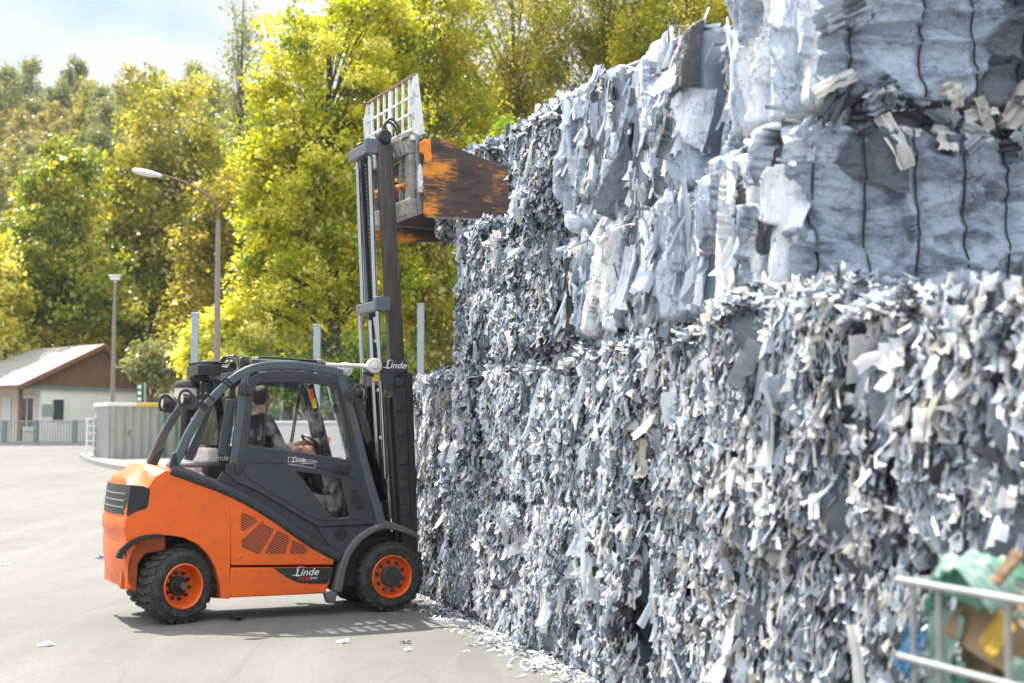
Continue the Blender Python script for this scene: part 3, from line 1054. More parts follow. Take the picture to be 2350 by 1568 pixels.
MB().lathe([(.02, .09), (.10, .08), (.127, .048), (.131, .02), (.131, .012), (.05, .012)], (cx, .02, cz), 'Z', 28).build('cleaner_lid', M['black'], pc)
e0, e1 = sd(6, (485, 860), .02), sd(6, (440, 1340), .02)
MB().tube([(e0[0], .02, cz - .1), (e0[0], .02, e0[1]), (e1[0], .02, e1[1] - .1)], [.05, .052, .045], 14).build('intake_pipe', M['black'], truck)
p0, p1, p2 = sd(6, (790, 530), -.1), sd(6, (770, 640), -.1), sd(6, (700, 800), -.1)
mb = MB().tube(catmull([(p0[0] - .02, -.1, p0[1] + .03), (p1[0], -.08, p1[1]), (p2[0], -.02, p2[1]), (p2[0] - .03, .1, p2[1] - .1)], 4), .058, 14)
mb.build('exhaust_pipe', M['black'], truck)
a_, b_ = sd(6, (760, 500), .3), sd(6, (640, 640), .3)


def lamp_bracket(c, y, s=1.0, front=False):
    x, z = c
    ring_o = catmull([(x - .085, z - .06), (x - .09, z + .02), (x - .055, z + .085), (x + .01, z + .09), (x + .05, z + .05), (x + .11, z - .02), (x + .06, z - .10), (x - .05, z - .085)], 3, True)
    ring_i = catmull([(x - .06, z - .045), (x - .065, z + .02), (x - .04, z + .058), (x + .005, z + .06), (x + .025, z + .03), (x + .0, z - .04), (x - .03, z - .058)], 3, True)
    if front:
        ring_o = [(2 * x - p[0], p[1]) for p in ring_o]
        ring_i = [(2 * x - p[0], p[1]) for p in ring_i]
    b = MB().plate(ring_o, y - .006, y + .006, [ring_i]).build('lamp_bracket', M['mastpaint'], truck, 0.002)
    d = -1 if not front else 1
    lm = MB()
    lm.lathe([(.03, -.05), (.047, -.03), (.05, .02), (.044, .03), (.001, .032)], (x - .018 * (-d), y, z), 'X', 16, Matrix.Rotation(R(180 if not front else 0), 3, 'Z'))
    lm.build('work_lamp', M['black'], b)
    lp_ = MB().lathe([(.043, 0), (.043, .006), (.001, .008)], (x - .018 * (-d) + d * .03, y, z), 'X', 16, Matrix.Rotation(R(180 if not front else 0), 3, 'Z'))
    lp_.build('lamp_lens', M['cream'], b)


lamp_bracket(sd(6, (500, 720), -.60), -.60)
lamp_bracket(sd(6, (230, 780), .62), .62)
lamp_bracket(sd(4, (160, 435), -.60), -.60, front=True)
xz = sd(4, (80, 450), -.58)
MB().bar((xz[0] - .04, -.60, xz[1]), (xz[0] + .1, -.60, xz[1]), .02, .06).build('lamp_arm', M['mastpaint'], truck, 0.004)

# ---- wheels
def wheel(cx, cz, y_face, r, width, steer, hub_style, side):
    """Tyre with lugs; children rim and hub. Local wheel axis is y; side -1 faces the near side."""
    mb = MB()
    w = width
    prof = [(r * .60, 0), (r * .66, -.012), (r * .78, -.016), (r * .88, -.006), (r * .945, .016), (r * .958, .05), (r * .958, w - .05), (r * .945, w - .016), (r * .88, w + .006), (r * .62, w), (r * .60, w - .05)]
    mb.lathe([(a, b) for a, b in prof], (0, 0, 0), 'Y', 48, None, False)
    N = 26
    for k in range(N):
        for half in (0, 1):
            a = 2 * math.pi * (k + (0.5 if half else 0)) / N
            y0, y1 = (.006, w * .52) if half == 0 else (w * .48, w - .006)
            da = .085
            vs_ = []
            for (yy, r0, r1, tw) in ((y0, r * .90, r * .985, 0), (y0 + .03 if half == 0 else y0, r * .93, r, .02), (y1 - .03 if half else y1, r * .93, r, .07), (y1, r * .90 if half else r * .93, r * .985 if half else r, .09)):
                t = a + tw * (1 if half == 0 else -1)
                for (rr, d) in ((r0, -da), (r1, -da * .85), (r1, da * .85), (r0, da)):
                    vs_.append((rr * math.cos(t + d), yy, rr * math.sin(t + d)))
            F = []
            for i in range(3):
                for j in range(4):
                    F.append((i * 4 + j, i * 4 + (j + 1) % 4, (i + 1) * 4 + (j + 1) % 4, (i + 1) * 4 + j))
            F += [(3, 2, 1, 0), (12, 13, 14, 15)]
            mb.add(vs_, F)
    mb.tube([(r * .80 * math.cos(a), -.0155, r * .80 * math.sin(a)) for a in np.linspace(0, 2 * math.pi, 49)[:-1]], .006, 5, True)
    o = mb.build('wheel', M['rubber'], truck, smooth=32)
    if hub_style == 'front':
        rim = MB().lathe([(r * .60, .01), (r * .615, -.014), (r * .59, -.022), (r * .565, -.012), (r * .545, .03), (r * .52, .055), (r * .30, .045), (r * .01, .045)], (0, 0, 0), 'Y', 48, None, False)
        hub = MB().lathe([(r * .30, .05), (r * .295, -.005), (r * .27, -.014), (r * .02, -.016)], (0, 0, 0), 'Y', 40, None, False)
        nn, nr, ny = 10, r * .405, .05
    else:
        rim = MB().lathe([(r * .60, .01), (r * .615, -.014), (r * .585, -.022), (r * .555, -.012), (r * .525, .05), (r * .49, .10), (r * .20, .10), (r * .01, .10)], (0, 0, 0), 'Y', 48, None, False)
        hub = MB().lathe([(r * .27, .10), (r * .26, .07), (r * .18, .06), (r * .17, .045), (r * .13, .03), (r * .12, -.01), (r * .09, -.02), (r * .01, -.022)], (0, 0, 0), 'Y', 32, None, False)
        nn, nr, ny = 10, r * .355, .10
    for k in range(nn):
        a = 2 * math.pi * (k + .5) / nn + .15
        hub.lathe([(.021, .0), (.021, -.012), (.017, -.014), (.016, -.034), (.008, -.036)], (nr * math.cos(a), ny, nr * math.sin(a)), 'Y', 6)
    rim.build('rim', M['orange'], o, 0, 30)
    hub.build('hub', M['mastpaint' if hub_style == 'front' else 'black'], o, 0, 30)
    if hub_style != 'front':
        MB().lathe([(r * .10, -.02), (r * .095, -.03), (r * .01, -.032)], (0, 0, 0), 'Y', 20).build('hub_cap', pmat('brown_hub_cap', (.14, .09, .065), .5), o)
    o.location = (cx, y_face, cz)
    o.rotation_euler = (0, 0, steer if side < 0 else steer + math.pi)
    return o


fwx, fwz = sd(1, (1590, 1257), -.60)
wheel(fwx, .352, -.60, .352, .25, 0, 'front', -1)
wheel(fwx, .352, .60, .352, .25, 0, 'front', 1)
rwx, rwz = sd(1, (500, 1286), -.62)
ST = R(20)
wheel(rwx, .352, -.615, .352, .24, ST, 'rear', -1)
wheel(rwx - .02, .352, .60, .352, .24, ST, 'rear', 1)

# ---- mast
def mx(z): return .247 - .0665 * z


def mast_rail(name, y0, y1, z0, z1, xa, xb, mat, flange=.03, far=False):
    mb = MB()
    def quad(xl, xr, ya, yb):
        v = []
        for z in (z0, z1):
            for (x, y) in ((xl, ya), (xr, ya), (xr, yb), (xl, yb)):
                v.append((mx(z) + x, y, z))
        mb.add(v, [(0, 3, 2, 1), (4, 5, 6, 7), (0, 1, 5, 4), (1, 2, 6, 5), (2, 3, 7, 6), (3, 0, 4, 7)])
    web = .022
    if not far:
        quad(xa, xb, y0 + .012, y0 + .012 + web)
        quad(xa, xa + flange, y0, y1)
        quad(xb - flange, xb, y0, y1)
    else:
        quad(xa, xb, y1 - .012 - web, y1 - .012)
        quad(xa, xa + flange, y0, y1)
        quad(xb - flange, xb, y0, y1)
    return mb.build(name, mat, truck, 0.003)


outer_top = sd(1, (1620, 150), -.45)[1]
for s in (0, 1):
    y0, y1 = (-.47, -.36) if s == 0 else (.33, .44)
    ra_ = mast_rail('outer_mast_rail', y0, y1, .30, outer_top, -.035, .135, M['mastpaint'], far=bool(s))
    if s == 0:
        mb = MB()
        for p in [(1625, 233), (1629, 360), (1633, 488), (1645, 641), (1650, 771), (1656, 902)]:
            x, z = sd(1, p, -.47)
            mb.box((x, -.478, z), (.085, .03, .085))
            mb.lathe([(.014, 0), (.014, -.018)], (x + .018, -.493, z), 'Y', 6)
        mb.build('rail_clamp', M['mastpaint'], ra_, 0.006)
        a, b = sd(1, (1672, 185), -.46), sd(1, (1700, 948), -.46)
        mb = MB().bar((a[0], -.475, a[1]), (b[0], -.475, b[1]), .025, .05)
        a, b = sd(1, (1684, 185), -.40), sd(1, (1716, 1100), -.40)
        mb.bar((a[0], -.42, a[1]), (b[0], -.42, b[1]), .05, .02)
        mb.build('guide_strip', M['black'], ra_, 0.003)
inner_top = sd(2, (380, 432), -.31)[1]
mx_outer = mx
def mx(z): return .247 - .0665 * z + .052
mast_rail('inner_mast_rail', -.345, -.26, .62, inner_top, -.055, .105, M['steel'], .032)
fr_ = mast_rail('inner_mast_rail', .235, .32, .62, inner_top - .02, -.045, .075, M['mastpaint'], .025, True)
# bracket plate with the maker's name
bp = sd(1, [(1508, 126), (1664, 120), (1668, 178), (1640, 183), (1602, 202), (1600, 281), (1560, 283), (1553, 258), (1540, 235), (1512, 212), (1470, 203), (1442, 192), (1440, 178), (1480, 175)], -.48)
brk = MB().plate(bp, -.497, -.475).build('mast_bracket', M['mastpaint'], truck, 0.006)
brand(.092, sd(1, (1556, 160), -.498), -.4985, brk)
wx_, wz_ = sd(1, (1511, 198), -.498)
ws = MB().box((wx_, -.499, wz_), (.06, .005, .115)).build('warning_sticker', M['yellow'], brk)
mb = MB()
tri = [(wx_ - .02, wz_ + .012), (wx_ + .02, wz_ + .012), (wx_, wz_ + .045)]
for i in range(3):
    a, b = tri[i], tri[(i + 1) % 3]
    mb.bar((a[0], -.502, a[1]), (b[0], -.502, b[1]), .002, .005)
mb.bar((wx_, -.502, wz_ + .018), (wx_, -.502, wz_ + .032), .002, .004)
for q in ((-.018, -.035, .018, -.035), (-.018, -.035, -.018, -.015), (.018, -.035, .018, -.015), (0, -.037, 0, -.017)):
    mb.bar((wx_ + q[0], -.502, wz_ + q[1]), (wx_ + q[2], -.502, wz_ + q[3]), .002, .004)
mb.build('warning_symbol', M['black'], ws)
# cross members
mb = MB()
for z in (.5, 1.35, outer_top - .12):
    mb.box((mx(z) + .12 if z < 2 else mx(z) - .06, -.015, z), (.05, .80, .14))
mb.build('mast_crossmember', M['mastpaint'], truck, 0.008)
c_ = sd(5, (215, 680), -.28)
mb = MB()
zc = c_[1]
mb.box((mx(zc) - .13, -.01, zc - .01), (.09, .52, .12))
mb.box((mx(zc) - .10, -.29, zc + .01), (.17, .09, .16))
mb.build('mast_crosshead', M['bluegrey'], truck, 0.012)
mb = MB()
zm = sd(2, (300, 1270), -.30)[1]
mb.box((mx(zm) - .125, -.0, zm), (.08, .64, .11))
mb.box((mx(zm) - .10, -.31, zm + .02), (.17, .08, .15))
mb.build('mast_crosshead', M['bluegrey'], truck, 0.012)
# lift rams and cylinders
ra_, rb2 = sd(2, (301, 480), -.19), sd(2, (329, 1240), -.19)
rc_, rd_ = sd(2, (340, 1310), -.27), sd(2, (352, 1568), -.27)
for s in (-1, 1):
    y = s * .19
    mb = MB().tube([(rb2[0], y, rb2[1]), (ra_[0], y, ra_[1])], .026, 14)
    ys_ = s * .27
    dz = rc_[1] - rd_[1]
    xbm = rd_[0] + (rd_[0] - rc_[0]) / dz * 1.2
    mb.tube([(xbm, ys_, rd_[1] - 1.2), (rc_[0], ys_, rc_[1] + .05)], .024, 14)
    ram = mb.build('lift_ram', M['chrome'], truck)
    MB().tube([(mx(.55) - .10, s * .36, .55), (mx(outer_top - .35) - .11, s * .36, outer_top - .35)], .042, 16).lathe([(.05, -.04), (.05, .04)], (mx(outer_top - .35) - .11, s * .36, outer_top - .36), 'Z', 16).build('lift_cylinder', M['black'], truck)
mb = MB()
for y in (-.10, -.05):
    mb.tube([(mx(zm) - .09, y, zm - .1), (mx(2.5) - .07, y, 2.6), (mx(1.9) - .06, y + .03, 1.95), (mx(.9) - .02, y + .06, .9)], .013, 8)
for y in (.08, .12):
    mb.tube([(mx(z) - .09, y, z) for z in (zm - .12, 2.4, 1.4, .8)], .011, 8)
for z in (zm - .35, 2.25, 1.75):
    mb.box((mx(z) - .08, -.07, z), (.04, .11, .035))
mb.build('mast_pipes', M['chrome'], truck)
mb = MB()
z = zc - .15
mb.bar((mx(zm) - .07, -.09, zm), (mx(zc - .1) - .07, -.09, zc - .1), .035, .03)
while z > zm + .05:
    mb.box((mx(z) - .095, -.09, z), (.03, .05, .026))
    z -= .045
for y in (.0, .04, .08):
    mb.tube([(mx(zz) - .05, y, zz) for zz in (zc - .05, zm, 1.5, .8)], .010, 7)
mb.build('lift_chain', M['black'], truck)
# hydraulic hose loops over the mast head and the round cap
hp = sd(2, (372, 390), -.31)
mb = MB().lathe([(.07, .05), (.07, -.04), (.055, -.05), (.05, -.046), (.001, -.046)], (hp[0], -.33, hp[1]), 'Y', 26)
mb.box((hp[0] + .01, -.29, hp[1] - .06), (.13, .08, .16))
mb.build('mast_head_cap', M['dark'], truck, 0.004)
mb = MB()
for k in range(2):
    q = sd(2, [(362 + 18 * k, 372), (372 + 14 * k, 330 - 10 * k), (405, 300 + 14 * k - 4), (440 - 6 * k, 318 + 8 * k), (462 - 8 * k, 372), (468, 398)], -.24)
    mb.tube([(x, -.26 + .05 * i / 20 + .03 * k, z) for i, (x, z) in enumerate(catmull(q, 4))], .0125, 8)
mb.build('mast_hose', M['black'], truck)
mb = MB()
q = sd(2, [(232, 462), (236, 436), (258, 424), (282, 424)], .15)
mb.tube([(x, .15, z) for x, z in catmull(q, 4)], .0125, 8)
mb.build('mast_hose', M['black'], truck)
mb = MB()
x, z = sd(2, (470, 405), -.22)
mb.box((x, -.22, z), (.05, .05, .07))
mb.build('hose_fitting', M['black'], truck)
# tilt cylinders on the roof
for s in (-1, 1):
    y = s * .44
    a = sd(1, (828, 124), -.44); e = sd(1, (1486, 150), -.44); m_ = sd(1, (1250, 142), -.44)
    br = MB().plate(catmull(sd(1, [(768, 185), (790, 160), (795, 118), (815, 100), (842, 108), (850, 140), (905, 150), (950, 152)], -.44), 3, True), y - .02, y + .02)
    br.lathe([(.026, 0), (.026, -.03)], (a[0], y - .02, a[1]), 'Y', 14)
    b_ = br.build('tilt_bracket', M['grey'], truck, 0.005)
    cy = MB().tube([(a[0] + .08, y + .06, a[1] - .01), (m_[0], y + .06, m_[1])], .034, 14).build('tilt_cylinder', M['grey'], truck)
    mb = MB().tube([(m_[0], y + .06, m_[1]), (e[0] - .06, y + .02, e[1])], .022, 12)
    mb.lathe([(.078, .03), (.078, -.03), (.07, -.035), (.035, -.037), (.034, -.05), (.001, -.052)], (e[0], y - .06, e[1]), 'Y', 28)
    mb.build('tilt_rod', M['cream'], cy, 0.004)
    if s < 0:
        hs = sd(1, [(870, 112), (900, 104), (1000, 108), (1120, 118), (1215, 124)], -.40)
        h = MB().tube([(x, -.40, z) for x, z in catmull(hs, 4)], .011, 8)
        h.build('tilt_hose', M['black'], cy)
        h = MB()
        for c in [(875, 112), (1215, 125)]:
            x, z = sd(1, c, -.40)
            h.box((x, -.40, z), (.07, .035, .035))
        h.build('hose_coupling', M['chrome'], cy, 0.004)

# ---- carriage, backrest and clamp
col_n = sd(5, [(566, 560), (630, 575), (632, 640), (655, 760), (660, 1160), (655, 1245), (600, 1262), (585, 1000), (575, 700)], -.64)
car = MB().plate(col_n, -.66, -.60).build('carriage', M['casting_grey'], truck, 0.008)
mb = MB()
for p in [(612, 612), (618, 662), (622, 712), (628, 760), (636, 1090), (638, 1132), (640, 1172), (640, 1208)]:
    x, z = sd(5, p, -.66)
    mb.box((x + .012, -.655, z), (.05, .03, .035))
mb.build('carriage_tooth', M['dark'], car, 0.004)
xn, zt_ = sd(5, (570, 640), -.62)
_, zb_ = sd(5, (590, 1245), -.62)
xb_ = sd(5, (590, 1245), -.62)[0]
mb = MB()
mb.bar((xn - .02, -.60, zt_ - .02), (xn - .02, .72, zt_ - .02), .10, .16)
mb.bar((xb_ - .03, -.60, zb_ + .07), (xb_ - .03, .72, zb_ + .07), .12, .17)
for y, w in ((-.52, .14), (-.30, .05), (.28, .05), (.60, .14)):
    mb.box(((xn + xb_) / 2 - .03, y, (zt_ + zb_) / 2), (.07, w, zt_ - zb_ - .1))
mb.build('carriage_frame', M['carriage'], car, 0.012)
mb = MB()
for y in (-.50, -.40, -.30, -.20):
    mb.tube(catmull([(xn - .06, y, zt_ + .10), (xn - .11, y, zt_ + .06), (xn - .12, y, zt_), (xn - .08, y, zt_ - .10)], 3), .016, 6)
mb.bar((xn - .05, -.58, zt_ + .10), (xn - .05, .0, zt_ + .10), .05, .05)
mb.build('carriage_hook', M['carriage'], car)
mb = MB().tube([((xn + xb_) / 2 - .02, -.45, zb_ + .30), ((xn + xb_) / 2 - .02, .5, zb_ + .36)], .05, 14)
mb.build('shift_cylinder', M['clamp'], car)
pin = sd(5, (648, 1005), -.70)
wp = catmull(sd(5, [(600, 830), (625, 845), (640, 890), (672, 900), (682, 1000), (676, 1040), (650, 1052), (600, 1062)], -.68), 2, True)
mb = MB().plate(wp, -.695, -.655)
mb.lathe([(.045, 0), (.045, -.02), (.03, -.024), (.028, -.012), (.018, -.01), (.016, -.03), (.001, -.03)], (pin[0], -.695, pin[1]), 'Y', 24)
mb.build('pivot_plate', M['rust_white'], car, 0.004)

p_top, p_bot = sd(5, (556, 50), -.62), sd(5, (553, 560), -.62)
brs = MB().plate(sd(5, [(556, 32), (590, 34), (650, 555), (612, 572), (548, 545), (520, 225)], -.645), -.65, -.635)
brs.plate([(p[0], p[1]) for p in sd(5, [(556, 32), (590, 34), (650, 555), (612, 572), (548, 545), (520, 225)], -.645)], .735, .75)
back = brs.build('load_backrest', M['rust_white'], truck, 0.004)


def bpos(t, y): return (p_bot[0] + (p_top[0] - p_bot[0]) * t, y, p_bot[1] + (p_top[1] - p_bot[1]) * t)


mb = MB()
mb.bar(bpos(1, -.65), bpos(1, .75), .035, .03)
mb.build('top_bar', M['rusty'], back, 0.004)
mb = MB()
for k, y in enumerate(np.linspace(-.5, .6, 7)):
    a, b = bpos(.99, y), bpos(-.12, y)
    w = .075 if k == 3 else .026
    v = [(a[0] - .012, y - w / 2, a[2]), (a[0] + .012, y - w / 2, a[2]), (a[0] + .012, y + w / 2, a[2]), (a[0] - .012, y + w / 2, a[2]),
         (b[0] - .012, y - w / 2, b[2]), (b[0] + .012, y - w / 2, b[2]), (b[0] + .012, y + w / 2, b[2]), (b[0] - .012, y + w / 2, b[2])]
    mb.add(v, [(0, 1, 2, 3), (7, 6, 5, 4), (0, 4, 5, 1), (1, 5, 6, 2), (2, 6, 7, 3), (3, 7, 4, 0)])
for t in (.66, .38, .10):
    mb.bar(bpos(t, -.64), bpos(t, .74), .02, .024)
mb.bar(bpos(-.06, -.64), bpos(-.06, .74), .05, .05)
mb.build('backrest_grid', M['rust_white'], back, 0.003)

arm_px = [(632, 606), (720, 602), (820, 604), (850, 615), (900, 652), (980, 700), (1090, 747), (1250, 805), (1420, 850), (1560, 905), (1570, 1308), (1350, 1305), (1000, 1300), (720, 1292), (655, 1278), (640, 1240), (640, 900)]
near_arm = MB().plate(sd(5, arm_px, -.72), -.735, -.70).build('clamp_arm', M['clamp'], truck, 0.006)
mb = MB()
a = sd(5, [(606, 630), (640, 606), (690, 612), (700, 800), (640, 810), (632, 740), (606, 720)], -.70)
mb.plate(a, -.742, -.69)
mb.build('arm_root', pmat('bright_orange_paint', (.85, .25, .01), .45, 0, .12, 9, .05, 60, 0, (.16, .06, .03), .9), near_arm, 0.006)
xa_, za_ = sd(5, (720, 1285), -.72)
xb2, zb2 = sd(5, (1350, 1302), -.72)
MB().bar((xa_, -.742, za_ - .004), (xb2 + .25, -.742, zb2 - .004), .012, .012).build('arm_edge', M['casting_grey'], near_arm)
FAR = 1.22
arm_xz = sd(5, arm_px, -.72)
far_arm = MB().plate(arm_xz, FAR, FAR + .035).build('clamp_arm', M['clamp'], truck, 0.006)
mb = MB()
zlo = za_ + .02
for dz in (.0, .26, .52):
    mb.tube([(xa_ - .1, FAR - .012, zlo + dz + .16), (xb2 + .2, FAR - .012, zlo + dz + .16)], .013, 6)
mb.build('arm_rib', M['steel'], far_arm)
mb = MB()
mb.bar((xn + .10, -.69, zt_ - .15), (xn + .10, FAR + .02, zt_ - .15), .13, .10)
mb.bar((xn + .14, -.69, zb_ + .12), (xn + .14, FAR + .02, zb_ + .12), .13, .10)
mb.build('clamp_slide', M['clamp'], truck, 0.008)

# ---- inside the cab
def S0(p, y=0.0): return sd(6, p, y)
sx, sz = S0((1400, 1250))
mb = MB()
mb.box((sx - .02, 0, sz + .02), (.12, .46, .48), Matrix.Rotation(R(-10), 3, 'Y'))
mb.box((sx + .30, 0, sz - .28), (.52, .48, .14))
mb.box((sx + .25, 0, sz - .48), (.45, .42, .30))
mb.build('driver_seat', M['seat'], truck, 0.04, seg=3)
wc = S0((2215, 1340))
wm = Matrix.Rotation(R(38), 3, 'Y')
ringp = [tuple(Vector((wc[0], 0.02, wc[1])) + wm @ Vector((.17 * math.cos(a), .17 * math.sin(a), 0))) for a in np.linspace(0, 2 * math.pi, 33)[:-1]]
mb = MB().tube(ringp, .014, 8, True)
for a in (0, 2.1, 4.2):
    mb.bar((wc[0], .02, wc[1]), tuple(Vector((wc[0], 0.02, wc[1])) + wm @ Vector((.16 * math.cos(a), .16 * math.sin(a), 0))), .025, .012)
q = Vector((wc[0], .02, wc[1])) + wm @ Vector((0, 0, -.5))
mb.tube([(wc[0], .02, wc[1]), tuple(q)], .03, 10)
mb.build('steering_wheel', M['black'], truck)
mb = MB()
fp = S0((2330, 1500))
mb.box((fp[0] + .12, 0, fp[1] - .35), (.18, .95, .7))
mb.build('dashboard', M['black'], truck, 0.04)
fa, fb_ = sd(6, (2130, 520), -.35), sd(6, (2330, 1420), -.35)
mb = MB().bar((fa[0], -.35, fa[1]), (fb_[0] + .02, -.35, fb_[1] - .1), .05, .05)
fa2, fb2 = sd(6, (1995, 640), .45), sd(6, (1880, 1330), .45)
mb.bar((fa2[0], .45, fa2[1]), (fb2[0], .45, fb2[1]), .03, .035)
mb.build('inner_post', M['black'], truck, 0.006)
am, an = sd(6, (2150, 670), -.37), sd(6, (2185, 780), -.37)
MB().box((am[0], -.38, am[1]), (.045, .03, .125), Matrix.Rotation(R(-12), 3, 'Y')).build('belt_reflector', M['amber'], truck, 0.005)
MB().box((an[0], -.38, an[1]), (.035, .03, .10), Matrix.Rotation(R(-12), 3, 'Y')).build('post_sticker', M['yellow'], truck)
l1 = sd(6, (1475, 1270), -.33)
mb = MB().tube([(l1[0], -.33, l1[1] - .15), (l1[0] + .01, -.33, l1[1] + .04)], [.012, .02], 8)
l2 = sd(6, (2270, 1400), -.33)
mb.tube([(l2[0], -.33, l2[1] - .15), (l2[0] + .01, -.33, l2[1] + .05)], [.012, .018], 8)
mb.build('control_lever', M['black'], truck)
fw = sd(1, [(1325, 230), (1480, 850)], 0)
MB().add([(fw[0][0], -.5, fw[0][1]), (fw[0][0], .5, fw[0][1]), (fw[1][0], .5, fw[1][1]), (fw[1][0], -.5, fw[1][1]),
          (fw[0][0] + .006, -.5, fw[0][1]), (fw[0][0] + .006, .5, fw[0][1]), (fw[1][0] + .006, .5, fw[1][1]), (fw[1][0] + .006, -.5, fw[1][1])],
         [(0, 1, 2, 3), (7, 6, 5, 4), (0, 4, 5, 1), (1, 5, 6, 2), (2, 6, 7, 3), (3, 7, 4, 0)]).build('windscreen', M['glass'], truck)
# far door: the same outline, seen through the cab
MB().plate(door_o, .535, .575, [win, lowin]).build('door', M['grey'], truck, 0.008)
MB().plate(sd(1, [(1280, 345), (1310, 345), (1312, 395), (1284, 398)], -.3), -.33, -.28).build('inside_mirror', M['black'], truck, 0.008)

# ================================================================== DRIVER
def to_world(p):
    return ROOT + HX * p[0] + HY * p[1] + np.array([0, 0, p[2]])


YD = -0.02
hd = S0((1535, 735), YD)      # head centre
nk = S0((1470, 900), YD)
chst = S0((1440, 1080), YD)
pel = S0((1430, 1440), YD)
hand = S0((2100, 1385), -.15)
hand2 = S0((2200, 1290), .17)
person = empty('person', tuple(to_world((pel[0], YD, pel[1] - .12))), YAW, 'person in a dark navy jacket driving the forklift, seen from the side looking up', 'person')
bx_, bz_ = pel[0], pel[1] - .12


def P3(x, y, z): return (x - bx_, y - YD, z - bz_)


sk_v, sk_e, sk_r = [], [], []


def sk(p, r, parent=None):
    sk_v.append(p); sk_r.append(r)
    i = len(sk_v) - 1
    if parent is not None: sk_e.append((parent, i))
    return i


i0 = sk(P3(pel[0] + .05, YD, pel[1] - .02), (.135, .17))
i1 = sk(P3((pel[0] + chst[0]) / 2 + .03, YD, (pel[1] + chst[1]) / 2), (.12, .165), i0)
i2 = sk(P3(chst[0] + .03, YD, chst[1]), (.125, .185), i1)
i3 = sk(P3(nk[0] + .0, YD, nk[1] - .06), (.085, .12), i2)
i4 = sk(P3(nk[0] + .02, YD, nk[1] + .03), (.058, .056), i3)
i5 = sk(P3(hd[0] - .01, YD, hd[1] - .03), (.085, .072), i4)
i6 = sk(P3(hd[0] - .015, YD, hd[1] + .045), (.098, .076), i5)
i7 = sk(P3(hd[0] - .012, YD, hd[1] + .10), (.05, .045), i6)
for s, hnd in ((-1, hand), (1, hand2)):
    sh = sk(P3(chst[0] + .04, YD + s * .19, chst[1] + .06), (.07, .07), i2)
    ex, ez = chst[0] + .20, chst[1] - .25
    el = sk(P3(ex, YD + s * .25, ez), (.05, .05), sh)
    fa_ = sk(P3((ex + hnd[0]) / 2 + .02, YD + s * .20, (ez + hnd[1]) / 2), (.043, .043), el)
    wy = s * .15
    wr2 = sk(P3(hnd[0] - .07, wy, hnd[1]), (.028, .03), fa_)
    pm = sk(P3(hnd[0], wy, hnd[1] + .005), (.022, .038), wr2)
    for f, (dy, ln) in enumerate(((-.032, .045), (-.011, .055), (.011, .052), (.032, .04))):
        k1 = sk(P3(hnd[0] + ln, wy + dy, hnd[1] + .012), (.0095, .0095), pm)
        sk(P3(hnd[0] + ln + .012, wy + dy, hnd[1] - .022), (.0085, .0085), k1)
    t1 = sk(P3(hnd[0] + .0, wy - s * .04, hnd[1] - .012), (.011, .011), wr2)
    sk(P3(hnd[0] + .035, wy - s * .045, hnd[1] - .03), (.0095, .0095), t1)
    th = sk(P3(pel[0] + .10, YD + s * .10, pel[1] - .03), (.095, .09), i0)
    kn = sk(P3(pel[0] + .50, YD + s * .15, pel[1] + .02), (.065, .065), th)
    an_ = sk(P3(pel[0] + .62, YD + s * .15, pel[1] - .36), (.045, .045), kn)
    sk(P3(pel[0] + .78, YD + s * .15, pel[1] - .42), (.035, .045), an_)
me = bpy.data.meshes.new('body_skeleton')
me.from_pydata(sk_v, sk_e, [])
tmp = bpy.data.objects.new('tmp', me)
COL.objects.link(tmp)
tmp.modifiers.new('skin', 'SKIN')
if not me.skin_vertices:
    bm = bmesh.new(); bm.from_mesh(me); bm.verts.layers.skin.verify(); bm.to_mesh(me); bm.free()
for i, r in enumerate(sk_r):
    me.skin_vertices[0].data[i].radius = r
    me.skin_vertices[0].data[i].use_root = (i == 0)
sub = tmp.modifiers.new('sub', 'SUBSURF')
sub.levels = sub.render_levels = 2
dg = bpy.context.evaluated_depsgraph_get()
bme = bpy.data.meshes.new_from_object(tmp.evaluated_get(dg))
bpy.data.objects.remove(tmp)
# face: push nose, brow, chin and lips out of the head on the side that looks forward and up
hc = Vector(P3(hd[0], YD, hd[1] + .005))
fdir = Vector((math.cos(R(22)), 0, math.sin(R(22))))
fup = Vector((-math.sin(R(22)), 0, math.cos(R(22))))
for v in bme.vertices:
    d = v.co - hc
    if d.length < .16 and d.dot(fdir) > .03:
        h, l = d.dot(fup), d.y
        g = lambda h0, sh_, sl_: math.exp(-((h - h0) / sh_) ** 2 - (l / sl_) ** 2)
        v.co += fdir * (.034 * g(-.015, .02, .016) + .010 * g(.03, .012, .05) + .012 * g(-.058, .01, .025) + .018 * g(-.092, .014, .03) - .008 * (math.exp(-((h - .012) / .012) ** 2) * (math.exp(-((l - .032) / .014) ** 2) + math.exp(-((l + .032) / .014) ** 2))))
for m_ in (M['navy'], M['skin']):
    bme.materials.append(m_)
nz = P3(0, 0, nk[1] - .012)[2]
for p in bme.polygons:
    c = p.center
    skin = c.z > nz and c.x > -.3
    for hnd in (hand, hand2):
        if c.x > P3(hnd[0], 0, 0)[0] - .20: skin = skin or abs(c.z - P3(0, 0, hnd[1])[2]) < .085 and c.x < P3(hnd[0], 0, 0)[0] + .2
    p.material_index = 1 if skin else 0
    p.use_smooth = True
body = link('body', bme, person)
